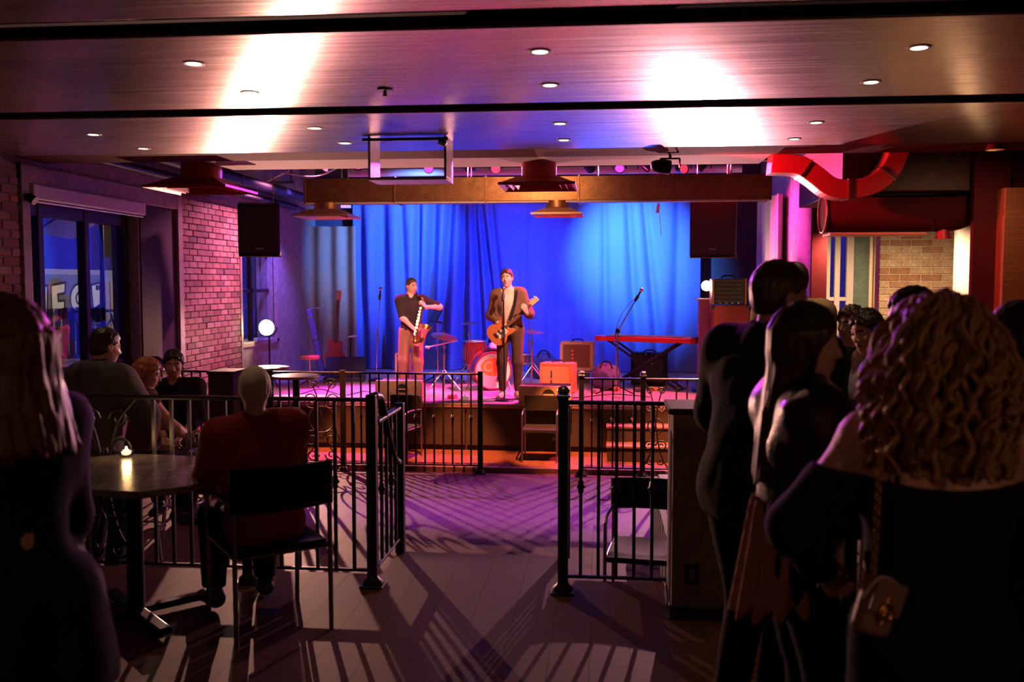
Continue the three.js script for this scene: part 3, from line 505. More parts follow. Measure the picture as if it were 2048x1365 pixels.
// two unseen lamps behind the viewer, placed to light the backs of the guests
for (const [x, z, I, lab] of [[-1.3, 0.9, 1.2, 'unseen warm pendant lamp behind the viewer lighting the backs of the guests, window side'], [2.4, 0.5, 2.6, 'unseen warm pendant lamp behind the viewer lighting the backs of the guests, bar side']]) {
  const l = thing('unseen_pendant_lamp', lab, 'lamp', [x, 2.3, z]); obj('shade', lathe([[0.02, 0.14], [0.03, 0.14], [0.12, 0.0], [0.114, 0.0], [0.026, 0.13]], 24), MT.copper, l); obj('bulb', sph(0.035, 0, 0.045, 0), glow([1, 0.55, 0.28], 6), l); obj('cord', bar(V(0, 0.14, 0), V(0, CEIL - 2.3, 0), 0.004), MT.rubber, l);
  spot('unseen_pendant_light', V(x, 2.3 + 0.004, z), V(x * 0.9, 0.9, z - 1.4), [1, 0.50, 0.26], I, 1.35, 0.6, 2);
}

{ // unseen upright lamp behind the amplifier stack, placed to wash the pale side wall
  const t = thing('unseen_uplight', 'unseen small uplight behind the amplifier stack washing the pale side wall', 'floodlight', [FLOOD_B.x, STAGE, FLOOD_B.z]), h = FLOOD_B.y - STAGE;
  obj('stand', [cyl(0.012, 0.012, h - 0.06, 0, (h - 0.06) / 2, 0, 8), cyl(0.12, 0.13, 0.02, 0, 0.01, 0, 20)], MT.blackMetal, t); obj('housing', cyl(0.05, 0.04, 0.09, 0, h - 0.03, 0, 16, 0, 0, -0.5), MT.blackMetal, t); obj('lamp', cyl(0.042, 0.042, 0.006, 0.024, h + 0.016, 0, 16, 0, 0, -0.5), glow([1, 0.7, 0.55], 8), t);
}
// ================================================================ railings
const balG = {}; // shared baluster shapes
function railing(label, a, b, h, n, o = {}) {              // from a to b at floor level; n balusters between
  const L = Math.hypot(b.x - a.x, b.z - a.z), t = thing('railing', label, 'railing', [a.x, a.y, a.z], Math.atan2(-(b.z - a.z), b.x - a.x));
  const rise = b.y - a.y, low = o.low ?? 0.09, post = o.post ?? 0.028, top = h;
  const yAt = (x) => rise * x / L;
  const slope = Math.atan2(rise, L);
  obj('top_rail', box(L / Math.cos(slope), 0.024, 0.042, L / 2, top + rise / 2, 0, 0.008, 0, 0, slope), MT.iron, t);
  obj('bottom_rail', box(L / Math.cos(slope), 0.016, 0.025, L / 2, low + rise / 2, 0, 0.004, 0, 0, slope), MT.iron, t);
  const bg = balG[h + '_' + low] ??= metreUV(join(box(0.018, h - low, 0.018, 0, (h + low) / 2, 0)));
  const kg = balG.k ??= metreUV(join(lathe([[0.004, -0.04], [0.016, -0.03], [0.015, -0.012], [0.026, 0], [0.015, 0.012], [0.016, 0.03], [0.004, 0.04]], 12)));
  for (let i = 0; i < n; i++) {
    const x = L * (i + 1) / (n + 1); if (o.skip && x > o.skip[0] && x < o.skip[1]) continue;
    const m = share('baluster', bg, MT.iron, t, x, yAt(x), 0); if (i % 2 === (o.odd ?? 0)) share('collar', kg, MT.iron, m, 0, h * 0.56, 0);
  }
  const pg = balG['p' + h + post] ??= metreUV(join([box(post * 2, h + 0.03, post * 2, 0, (h + 0.03) / 2, 0, 0.004)])), fg = balG.f ??= metreUV(join([box(0.13, 0.014, 0.13, 0, 0.007, 0, 0.004), lathe([[0.06, 0.0], [0.055, 0.03], [0.035, 0.045], [0.03, 0.06]], 16)])), cg = balG.c ??= metreUV(join([sph(0.035, 0, 0.028, 0, 1, 0.8, 1), box(0.075, 0.014, 0.075, 0, 0, 0, 0.003)]));
  for (const x of o.posts ?? [0, L]) { const p = share('post', pg, MT.iron, t, x, yAt(x), 0); if (o.plate !== false) share('base_plate', fg, MT.iron, p); if (o.cap) share('cap', cg, M([0.2, 0.2, 0.22], 0.25, 0.9), p, 0, h + 0.035, 0); }
  for (const s of o.scrolls ?? []) {                         // a panel of wrought scrolls in place of balusters
    const gs = [], w = s[1] - s[0], cx = (s[0] + s[1]) / 2, cy = h * 0.52;
    const spiral = (x, y, r, turns, dir, ph) => { const pts = []; for (let k = 0; k <= 26; k++) { const f = k / 26, q = ph + dir * f * turns * Math.PI * 2; pts.push(V(x + Math.cos(q) * r * (1 - 0.8 * f), y + Math.sin(q) * r * (1 - 0.8 * f), 0)); } return tube(pts, 0.008, 40, 6); };
    for (const m of [-1, 1]) for (const v of [-1, 1]) gs.push(spiral(cx + m * w * 0.24, cy + v * h * 0.2, w * 0.22, 1.5, m * v, m > 0 ? Math.PI : 0), spiral(cx + m * w * 0.22, cy + v * h * 0.36, w * 0.15, 1.3, -m * v, m > 0 ? Math.PI : 0));
    gs.push(tube([V(s[0], h - 0.01, 0), V(cx - w * 0.2, h - 0.16, 0), V(cx, h * 0.55, 0), V(cx + w * 0.2, 0.26, 0), V(s[1], low, 0)], 0.008, 40, 6), tube([V(s[1], h - 0.01, 0), V(cx + w * 0.2, h - 0.16, 0), V(cx, h * 0.55, 0), V(cx - w * 0.2, 0.26, 0), V(s[0], low, 0)], 0.008, 40, 6), torus(w * 0.3, 0.008, cx, h * 0.52, 0));
    obj('scroll_panel', gs, MT.iron, t);
  }
  return t;
}
const pA = G(750, 1168, 0), pB = G(1125, 1190, 0);
const zr = -(pA.z + pB.z) / 2, rl = V(pA.x, 0, -zr), rrp = V(pB.x, 0, -zr);
{
  const x0 = -4.95, L = rl.x - x0, p2 = X(487, zr) - x0;
  railing('black iron railing with scrollwork behind the marble-topped table', V(x0, 0, -zr), rl, 1.05, 34, { posts: [0.02, p2 - 1.5, p2, L], scrolls: [[X(136, zr) - x0, X(265, zr) - x0]], skip: [X(136, zr) - x0, X(265, zr) - x0] });
  railing('black iron railing running up to the half-height pillar', rrp, V(X(1345, zr), 0, -zr), 1.05, 5, { posts: [0], cap: true, odd: 0 });
  // stair rails: top level, then falling with the steps
  for (const [p, lab, px] of [[rl, 'short iron stair railing on the window side of the steps', 1], [rrp, 'short iron stair railing on the pillar side of the steps', -1]]) {
    const q = V(p.x + px * 0.012, 0, -pen + 0.02);
    const t = railing(lab, V(p.x + px * 0.012, 0, p.z - 0.05), q, 0.92, 4, { posts: [q.distanceTo(V(p.x + px * 0.012, 0, p.z - 0.05))], plate: false, low: 0.10 });
    const hr = tube([V(-0.03, 1.07, 0), V(0.10, 1.04, 0), V(0.28, 0.80, 0), V(0.46, 0.62, 0), V(0.56, 0.58, 0)], 0.024, 24, 8); obj('handrail', hr, MT.iron, t);
  }
}
{ // far railings on the dance floor, before the strip
  const z = 10.27, a = V(-4.95, LOW, -z), b = V(X(960, z), LOW, -z), L = b.x - a.x;
  const s0 = X(597, z) - a.x, s1 = X(683, z) - a.x;
  railing('long black iron railing with a scroll panel before the stage, window side', a, b, 1.13, 33, { posts: [0.02, X(520, z) - a.x, s1, L], scrolls: [[s0, s1]], skip: [s0, s1] });
  const c = V(X(1164, z), LOW, -z), d = V(X(1420, z), LOW, -z), k0 = X(1288, z) - c.x, k1 = X(1340, z) - c.x;
  railing('black iron railing with a scroll panel before the stage steps', c, d, 1.09, 11, { posts: [0, k0, d.x - c.x], scrolls: [[k0, k1]], skip: [k0, k1], cap: true });
}
{ // half-height pillar between railing and bar
  const p = G(1342, 1240, 0), w = 0.46, t = thing('pony_pillar', 'half-height grey-brown plastered pillar at the end of the railing', 'pillar', [p.x + w / 2, 0, p.z - 0.17]);
  obj('shaft', box(w, 0.98, 0.34, 0, 0.56, 0, 0.008), M([0.30, 0.22, 0.18], 0.8, 0, { map: T.mottle, ...bump(T.rough, 0.0008) }), t);
  obj('plinth', box(w + 0.02, 0.075, 0.36, 0, 0.0375, 0, 0.005), MT.blackPlastic, t); obj('coping', box(w + 0.05, 0.03, 0.39, 0, 1.06, 0, 0.008), MT.brownPanel, t);
  obj('outlet', [box(0.07, 0.11, 0.008, -w / 2 + 0.1, 0.24, 0.174, 0.004)], MT.blackPlastic, t); obj('switch_plate', box(0.03, 0.05, 0.006, -w / 2 + 0.1, 0.24, 0.18), MT.steel, t);
}
{ // steps up to the stage at the right
  const x0 = X(1216, 11.0), x1 = X(1400, 11.0), t = thing('stage_steps', 'dark wooden steps up to the stage behind the railing', 'steps', [(x0 + x1) / 2, STRIP, stageFrontZ + 0.02]);
  for (let i = 0; i < 2; i++) { obj('riser_box', box(x1 - x0, 0.19 * (2 - i) - 0.03, 0.27, 0, (0.19 * (2 - i) - 0.03) / 2, 0.14 + 0.27 * i, 0.004), MT.stageFace, t); obj('tread', box(x1 - x0 + 0.02, 0.03, 0.29, 0, 0.19 * (2 - i) - 0.015, 0.145 + 0.27 * i, 0.006), M([0.20, 0.09, 0.06], 0.5, 0, { map: T.grain }), t); }
}

// ================================================================ chairs, tables
function chair(name, label, at, turn, group, frameM = MT.steel) {       // tube frame, sling back; faces +z
  const t = thing(name, label, 'chair', at, turn, group), w = 0.232;
  for (const s of [-1, 1]) { obj('leg', [bar(V(s * w, 0, 0.24), V(s * w, 0.64, 0.22), 0.0115, 0.0115, 10)], frameM, t); obj('leg', [bar(V(s * w, 0, -0.26), V(s * w, 0.80, -0.25), 0.0115, 0.0115, 10)], frameM, t); obj('armrest', tube([V(s * w, 0.64, 0.22), V(s * w, 0.665, 0.18), V(s * w, 0.665, -0.1), V(s * w, 0.65, -0.25)], 0.012, 20, 8), frameM, t); obj('side_rail', bar(V(s * w, 0.42, 0.23), V(s * w, 0.42, -0.25), 0.010), frameM, t); }
  obj('cross_rail', [bar(V(-w, 0.41, 0.2), V(w, 0.41, 0.2), 0.010), bar(V(-w, 0.41, -0.22), V(w, 0.41, -0.22), 0.010)], frameM, t);
  const seat = new THREE.BoxGeometry(0.44, 0.035, 0.46, 16, 1, 12); { const p = seat.attributes.position; for (let i = 0; i < p.count; i++) { const x = p.getX(i) / 0.22, z = p.getZ(i) / 0.23; p.setY(i, p.getY(i) + 0.43 - 0.02 * (1 - x * x) * (1 - z * z) + (z > 0.8 ? -0.012 : 0)); } seat.computeVertexNormals(); } obj('seat', seat, MT.blackVinyl, t);
  const bk = new THREE.BoxGeometry(0.464, 0.21, 0.014, 16, 4, 1); { const p = bk.attributes.position; for (let i = 0; i < p.count; i++) { const x = p.getX(i) / 0.232; p.setZ(i, p.getZ(i) - 0.255 - 0.045 * (1 - x * x)); p.setY(i, p.getY(i) + 0.735); } bk.computeVertexNormals(); } obj('backrest', bk, MT.blackVinyl, t);
  for (const s of [-1, 1]) obj('back_sleeve', cyl(0.017, 0.017, 0.21, s * w, 0.735, -0.251, 10), MT.blackVinyl, t);
  return t;
}
const chairMan = G(580, 1278, 0);
const c0 = chair('sling_chair', 'black sling chair under the man in the red sweater', [chairMan.x - 0.18, 0, chairMan.z - 0.20], Math.PI + 0.66);
{
  const p = P(1290, 1040, 5.95);
  dup(c0, [p.x, LOW, p.z], 0.12 + Math.PI, 'black sling chair on the dance floor behind the railing by the pillar');
  const q = G(1082, 916, STRIP); const sc = (o) => o.scale.setScalar(0.87); sc(dup(c0, [q.x, STRIP, q.z + 0.1], Math.PI, 'black sling chair facing the stage before the orange amplifier'));
  const r = G(800, 914, STRIP); sc(dup(c0, [r.x, STRIP, r.z + 0.1], Math.PI + 0.25, 'black sling chair facing the stage before the saxophonist'));
  dup(c0, [-2.55, 0, -3.78], 1.3, 'black sling chair at the near side of the marble-topped table');
}
// marble-topped table with a candle and a glass
const TY = 0.75;
{
  const a = G(352, 990, TY), b = G(412, 938, TY), c = G(385, 893, TY);
  const cx = G(266, 942, TY), t = thing('cafe_table', 'square marble-topped cafe table on a black pedestal', 'table', [cx.x, 0, cx.z], -0.08);
  const sx = 0.92, sz = 0.84; const sh = new THREE.Shape(); const k = 0.16;
  [[-sx / 2 + k, -sz / 2], [sx / 2 - k, -sz / 2], [sx / 2, -sz / 2 + k], [sx / 2, sz / 2 - k], [sx / 2 - k, sz / 2], [-sx / 2 + k, sz / 2], [-sx / 2, sz / 2 - k], [-sx / 2, -sz / 2 + k]].forEach(([x, y], i) => i ? sh.lineTo(x, y) : sh.moveTo(x, y));
  const veins = tex(512, 512, (u, v) => { const n = per(u, v, 1.6, 1.6, 3) + 0.5 * per(u, v, 4, 4, 6), q = 0.62 + 0.1 * n - 0.22 * Math.exp(-Math.abs(n - 0.08) * 22); return [q, q * 0.97, q * 0.95]; }, true, [1.1, 1.1]);
  obj('tabletop', tr(new THREE.ExtrudeGeometry(sh, { depth: 0.026, bevelEnabled: true, bevelSize: 0.004, bevelThickness: 0.004, bevelSegments: 2 }), 0, TY - 0.004, 0, Math.PI / 2), M([0.50, 0.44, 0.42], 0.22, 0, { map: veins }), t);
  obj('column', cyl(0.042, 0.042, 0.68, 0, 0.36, 0, 18), MT.blackMetal, t); obj('top_bracket', [box(0.5, 0.025, 0.06, 0, 0.705, 0), box(0.06, 0.025, 0.5, 0, 0.705, 0)], MT.blackMetal, t);
  for (let i = 0; i < 4; i++) obj('foot', [box(0.40, 0.035, 0.07, 0.19 * Math.cos(i * Math.PI / 2 + 0.9), 0.03, -0.19 * Math.sin(i * Math.PI / 2 + 0.9), 0.012, 0, i * Math.PI / 2 + 0.9, 0)], MT.blackMetal, t);
  const q = G(253, 910, TY + 0.01), cd = thing('tealight_candle', 'lit tealight candle glowing on the marble-topped table', 'candle', [q.x, TY + 0.002, q.z]);
  obj('holder', lathe([[0.0, 0.0], [0.036, 0.0], [0.041, 0.03], [0.038, 0.03], [0.033, 0.006], [0, 0.006]], 24), M([1, 1, 1], 0.03, 0, { transmission: 1, thickness: 0.003 }), cd); obj('wax', cyl(0.026, 0.026, 0.018, 0, 0.016, 0, 20), glow([1, 0.62, 0.30], 2.5), cd); obj('flame', sph(0.006, 0, 0.04, 0, 1, 2.2, 1, 10), glow([1, 0.7, 0.35], 40), cd);
  const pl = new THREE.PointLight(new THREE.Color().setRGB(1, 0.55, 0.22), 0.16); pl.name = 'candle_light'; pl.position.set(q.x, TY + 0.045, q.z); pl.castShadow = true; scene.add(pl);
  const g = G(386, 902, TY), gl = thing('water_glass', 'clear tumbler on the edge of the marble-topped table', 'glass', [g.x, TY + 0.002, g.z]);
  obj('tumbler', lathe([[0, 0], [0.034, 0], [0.042, 0.095], [0.0395, 0.095], [0.032, 0.008], [0, 0.008]], 28), MT.tumbler, gl);
  const y = G(146, 925, TY), vo = thing('votive_holder', 'small amber votive cup on the marble-topped table', 'candle holder', [y.x, TY + 0.002, y.z]); obj('cup', lathe([[0, 0], [0.028, 0], [0.034, 0.05], [0.031, 0.05], [0.026, 0.006], [0, 0.006]], 20), M([0.7, 0.35, 0.05], 0.2, 0, { transmission: 0.6, thickness: 0 }), vo); obj('wax', cyl(0.024, 0.024, 0.02, 0, 0.017, 0, 16), MT.whiteOff, vo);
}
// high tables near the stage, at the window side
for (const [px, py, d, w, lab, paper] of [[592, 752, 9.0, 0.47, 'round pale bar table by the far railing', false], [540, 735, 9.7, 0.42, 'round bar table catching the floodlight under the window wall', true]]) {
  const p = P(px, py, d), t = thing('bar_table', lab, 'table', [p.x, LOW, p.z]), h = p.y - LOW;
  obj('tabletop', lathe([[0, h - 0.022], [w / 2 - 0.01, h - 0.022], [w / 2, h - 0.012], [w / 2, h], [w / 2 - 0.006, h + 0.006], [0, h + 0.006]], 40), M([0.62, 0.50, 0.40], 0.35, 0, { map: T.grain }), t); obj('column', cyl(0.035, 0.035, h - 0.04, 0, (h - 0.02) / 2, 0, 14), MT.blackMetal, t); obj('base', lathe([[0, 0], [0.22, 0], [0.22, 0.012], [0.05, 0.035], [0, 0.035]], 28), MT.blackMetal, t);
  if (paper) { const s = obj('paper_sheet', box(0.26, 0.002, 0.2, p.x + 0.03, p.y + 0.009, p.z, 0, 0, 0.4, 0), MT.whiteOff); tag(s, 'white paper sheet on the floodlit bar table', 'paper'); }
}
{ // dark cabinet by the far railing
  const a = P(430, 740, 9.4), b = P(478, 740, 9.4), w = b.x - a.x, h = a.y - LOW, t = thing('service_cabinet', 'tall dark brown cabinet standing before the brick pier', 'cabinet', [(a.x + b.x) / 2, LOW, -9.4]);
  obj('body', box(w, h - 0.03, 0.34, 0, (h - 0.03) / 2, 0, 0.006), MT.brownPanel, t); obj('top', box(w + 0.03, 0.03, 0.37, 0, h - 0.015, 0, 0.006), MT.brownPanel, t); const dr = obj('door', box(w - 0.03, h - 0.14, 0.015, 0, (h - 0.05) / 2, 0.178, 0.004), MT.brownPanel, t); obj('handle', bar(V(w * 0.3, h * 0.5, 0.195), V(w * 0.3, h * 0.62, 0.195), 0.006), MT.steel, dr);
}
// right: bar stools and a small bar table between the standing guests
for (const [px, d, lab] of [[1752, 5.55, 'red-cushioned bar stool under the white-collared guest'], [1718, 6.35, 'red-cushioned bar stool under the guest behind the white-collared one']]) {
  const t = thing('bar_stool', lab, 'stool', [X(px, d), 0, -d], 0.3);
  obj('cushion', lathe([[0, 0.70], [0.16, 0.70], [0.175, 0.72], [0.17, 0.755], [0, 0.765]], 28), M([0.36, 0.05, 0.06], 0.55), t);
  for (let k = 0; k < 4; k++) obj('leg', bar(V(Math.cos(k * 1.571 + 0.8) * 0.13, 0.70, Math.sin(k * 1.571 + 0.8) * 0.13), V(Math.cos(k * 1.571 + 0.8) * 0.21, 0, Math.sin(k * 1.571 + 0.8) * 0.21), 0.011), MT.chrome, t);
  obj('foot_ring', torus(0.185, 0.009, 0, 0.26, 0, Math.PI / 2), MT.chrome, t);
}
{
  const p = P(1700, 850, 4.7), t = thing('bar_table', 'small wooden bar table before the seated guests', 'table', [X(1712, 4.72), 0, -4.72]); const h = 1.0;
  obj('tabletop', lathe([[0, h - 0.03], [0.29, h - 0.03], [0.30, h - 0.015], [0.29, h], [0, h]], 36), M([0.30, 0.13, 0.07], 0.4, 0, { map: T.grain }), t); obj('column', cyl(0.035, 0.035, h - 0.03, 0, (h - 0.03) / 2, 0, 14), MT.blackMetal, t); obj('base', lathe([[0, 0], [0.23, 0], [0.23, 0.012], [0.05, 0.04], [0, 0.04]], 28), MT.blackMetal, t);
  const g = thing('beer_glass', 'small glass on the bar table by the seated guests', 'glass', [t.position.x - 0.15, h + 0.001, -4.65]); obj('tumbler', lathe([[0, 0], [0.03, 0], [0.036, 0.12], [0.034, 0.12], [0.028, 0.008], [0, 0.008]], 24), MT.tumbler, g);
}
// ================================================================ gear on the stage
const ON = (px, py) => G(px, py, STAGE);
function wedge(px0, px1, py0, py1, lab, yaw) {
  const a = ON((px0 + px1) / 2, py1), d = -a.z, w = (px1 - px0) * d / F * 0.98, h = (py1 - py0) * d / F * 1.0;
  const t = thing('wedge_monitor', lab, 'stage monitor', [a.x, STAGE, a.z], yaw);
  const sh = new THREE.Shape([[0, 0], [0, h], [0.10, h], [0.34, 0.10], [0.34, 0]].map((p) => new THREE.Vector2(...p)));
  const g = new THREE.ExtrudeGeometry(sh, { depth: w - 0.02, bevelEnabled: true, bevelSize: 0.006, bevelThickness: 0.01, bevelSegments: 1 }); g.rotateY(Math.PI / 2); g.translate(-w / 2 + 0.01, 0, 0);
  obj('cabinet', g, M([0.62, 0.42, 0.25], 0.55, 0, { map: T.grain }), t);
  const hs = new THREE.Shape(); hs.absarc(0, 0, 0.075, 0, Math.PI); hs.lineTo(-0.075, -0.03); hs.lineTo(0.075, -0.03); hs.closePath();
  obj('handle_recess', tr(new THREE.ExtrudeGeometry(hs, { depth: 0.006, bevelEnabled: false }), w * 0.08, h * 0.58, 0.012), MT.blackPlastic, t); obj('handle_bar', [box(0.13, 0.02, 0.012, w * 0.08, h * 0.60, 0.022, 0.004)], M([0.45, 0.30, 0.2], 0.5), t);
  obj('socket_plate', box(0.12, 0.04, 0.008, w * 0.08, h * 0.22, 0.014, 0.003), MT.blackPlastic, t); obj('grille', [box(w - 0.06, 0.30, 0.012, 0, h / 2 + 0.03, -0.245, 0, -0.92)], MT.grille, t);
}
wedge(748, 846, 762, 802, 'tan stage monitor wedge at the saxophonist’s feet'.replace('’', ''), 0.05);
wedge(1035, 1143, 774, 813, 'tan stage monitor wedge before the orange amplifier', -0.05);
function amp(name, lab, px0, px1, py0, py1, yaw, shell, cloth_, o = {}) {
  const base = o.baseY ?? STAGE, a = o.d ? P((px0 + px1) / 2, 600, o.d).setY(base) : ON((px0 + px1) / 2, py1), d = -a.z, w = (px1 - px0) * d / F, h = (py1 - py0) * d / F, dp = o.dp ?? 0.24;
  const t = thing(name, lab, 'amplifier', [a.x, base + 0.012, a.z], yaw), fr = o.fr ?? 0.05;
  obj('cabinet', [box(w, h, dp, 0, h / 2, -dp / 2, 0.015), box(w, fr, 0.02, 0, h - fr / 2, 0.006, 0.005), box(w, fr, 0.02, 0, fr / 2, 0.006, 0.005), box(fr, h, 0.02, -w / 2 + fr / 2, h / 2, 0.006, 0.005), box(fr, h, 0.02, w / 2 - fr / 2, h / 2, 0.006, 0.005)], shell, t);
  obj('grille_cloth', box(w - fr * 1.6, h - fr * 1.6, 0.008, 0, h / 2, 0.002), cloth_, t);
  obj('handle', tube([V(-0.09, h + 0.001, -dp / 2), V(-0.05, h + 0.028, -dp / 2), V(0.05, h + 0.028, -dp / 2), V(0.09, h + 0.001, -dp / 2)], 0.009, 16, 8), MT.blackVinyl, t);
  for (const s of [-1, 1]) for (const z of [-0.05, -dp + 0.05]) obj('foot', cyl(0.016, 0.02, 0.014, s * (w / 2 - 0.05), -0.005, z, 10), MT.rubber, t);
  return [t, w, h];
}
{
  const [t, w, h] = amp('guitar_amplifier', 'orange guitar amplifier with a dark vertical badge', 1078, 1145, 728, 788, -0.28, M([0.75, 0.17, 0.05], 0.5), M([0.72, 0.24, 0.08], 0.8, 0, bump(T.weave, 0.001)), { fr: 0.03 });
  obj('badge', [box(0.016, 0.10, 0.006, -0.06, h * 0.62, 0.012), box(0.024, 0.02, 0.006, -0.06, h * 0.40, 0.012), box(0.03, 0.03, 0.006, -0.06, h * 0.32, 0.012)], MT.blackPlastic, t);
  const kd = -ON(1150, 770).z, k = thing('road_case', 'dark green road case under the tan amplifier', 'case', [X(1152, kd), STAGE, -kd - 0.2]); const kh = P(1150, 744, kd).y - STAGE;
  obj('body', box(0.42, kh - 0.02, 0.3, 0, kh / 2, 0, 0.01), M([0.03, 0.06, 0.05], 0.6), k); obj('edge', [box(0.43, 0.02, 0.31, 0, 0.012, 0), box(0.43, 0.02, 0.31, 0, kh - 0.011, 0)], MT.steel, k); obj('latch', [box(0.04, 0.05, 0.012, -0.1, kh * 0.6, 0.154), box(0.04, 0.05, 0.012, 0.1, kh * 0.6, 0.154)], MT.chrome, k);
  const [a2, w2, h2] = amp('guitar_amplifier', 'tan tweed amplifier with a pale frame standing on the road case', 1120, 1187, 686, 744, -0.12, M([0.66, 0.46, 0.30], 0.6, 0, bump(T.weave, 0.001)), M([0.22, 0.12, 0.07], 0.85, 0, bump(T.weave, 0.001)), { baseY: STAGE + kh, d: kd + 0.06, dp: 0.22, fr: 0.045 });
  obj('badge', [0.68, 0.55, 0.42, 0.30].map((f) => box(0.035, 0.028, 0.006, -w2 * 0.12, h2 * f, 0.012)), MT.chrome, a2);
  const [a3, w3, h3] = amp('bass_amplifier', 'black amplifier with pale knobs under the keyboard', 1262, 1332, 708, 772, -0.15, MT.blackVinyl, MT.grille, { fr: 0.04 });
  obj('knob', [-0.12, -0.04, 0.04, 0.12].map((x) => cyl(0.014, 0.014, 0.02, x, h3 - 0.02, 0.022, 12, Math.PI / 2)), MT.chrome, a3); obj('badge', box(0.12, 0.02, 0.004, 0, h3 * 0.66, 0.008), MT.steel, a3);
  amp('practice_amplifier', 'small tan-topped amplifier behind the saxophonist', 790, 822, 706, 768, 0.1, M([0.34, 0.22, 0.14], 0.6), MT.grille, { fr: 0.03 });
}
function bag(px, py, w, h, lab, c, sd) {                    // a slumped soft bag
  const p = ON(px, py), g = new THREE.SphereGeometry(1, 40, 24), q = g.attributes.position;
  for (let i = 0; i < q.count; i++) { const x = q.getX(i), y = q.getY(i), z = q.getZ(i), k = 1 + 0.16 * N3(x * 2 + sd, y * 2, z * 2) + 0.08 * N3(x * 5, y * 5 + sd, z * 5); q.setXYZ(i, x * w / 2 * k, Math.max(-0.86, y) * h / 2 * k + h * 0.43, z * 0.16 * k); } g.computeVertexNormals();
  const t = thing('gig_bag', lab, 'bag', [p.x, STAGE, p.z]); obj('bag_body', g, M(c, 0.8, 0, bump(T.weave, 0.001)), t); obj('strap', tube([V(-w * 0.2, h * 0.8, 0.1), V(-w * 0.1, h * 1.0, 0.05), V(w * 0.12, h * 0.98, 0.05), V(w * 0.2, h * 0.76, 0.1)], 0.012, 20, 6), MT.blackVinyl, t);
}
bag(1088, 758, 0.48, 0.44, 'dark blue slumped gig bag between drum kit and tan amplifier', [0.06, 0.05, 0.12], 1); bag(1212, 780, 0.42, 0.40, 'blue slumped gig bag beside the tan amplifier', [0.10, 0.11, 0.26], 5);
{ // keyboard on a folding stand
  const a = P(1200, 676, 13.5), b = P(1388, 690, 12.95), t = thing('stage_keyboard', 'bright red stage keyboard on a folding stand', 'keyboard', a.clone(), Math.atan2(-(b.z - a.z), b.x - a.x)), L = Math.hypot(b.x - a.x, b.z - a.z);
  obj('body', [box(L, 0.07, 0.30, L / 2, 0, 0, 0.012)], M([0.70, 0.03, 0.04], 0.3), t); obj('key_bed', box(L * 0.84, 0.012, 0.14, L * 0.52, 0.036, -0.07), MT.whiteOff, t);
  const wk = metreUV(join(box(0.0205, 0.016, 0.13, 0, 0.046, -0.075))); for (let i = 0; i < 38; i++) share('white_key', wk, MT.whiteOff, t, L * 0.10 + i * (L * 0.84 / 38) + 0.012, 0, 0);
  obj('control_panel', box(L * 0.8, 0.006, 0.12, L * 0.5, 0.037, 0.075), MT.blackPlastic, t); obj('end_cheek', [box(0.03, 0.085, 0.31, 0.0, 0, 0, 0.008), box(0.03, 0.085, 0.31, L, 0, 0, 0.008)], M([0.5, 0.02, 0.04], 0.35), t);
  const st = thing('keyboard_stand', 'black folding stand under the red keyboard', 'stand', [a.x, STAGE, a.z], t.rotation.y), hh = a.y - STAGE - 0.04;
  for (const z of [-0.12, 0.12]) { obj('cross_leg', bar(V(0.18, 0.01, z), V(L - 0.2, hh, z * 0.9), 0.016), MT.blackMetal, st); obj('cross_leg', bar(V(L - 0.18, 0.01, z), V(0.2, hh, z * 0.9), 0.016), MT.blackMetal, st); }
  obj('support_arm', [bar(V(0.2, hh, -0.16), V(0.2, hh, 0.16), 0.014), bar(V(L - 0.2, hh, -0.16), V(L - 0.2, hh, 0.16), 0.014)], MT.blackMetal, st); for (const k of [0.18, L - 0.18]) obj('foot', bar(V(k, 0.014, -0.2), V(k, 0.014, 0.2), 0.014), MT.rubber, st);
}
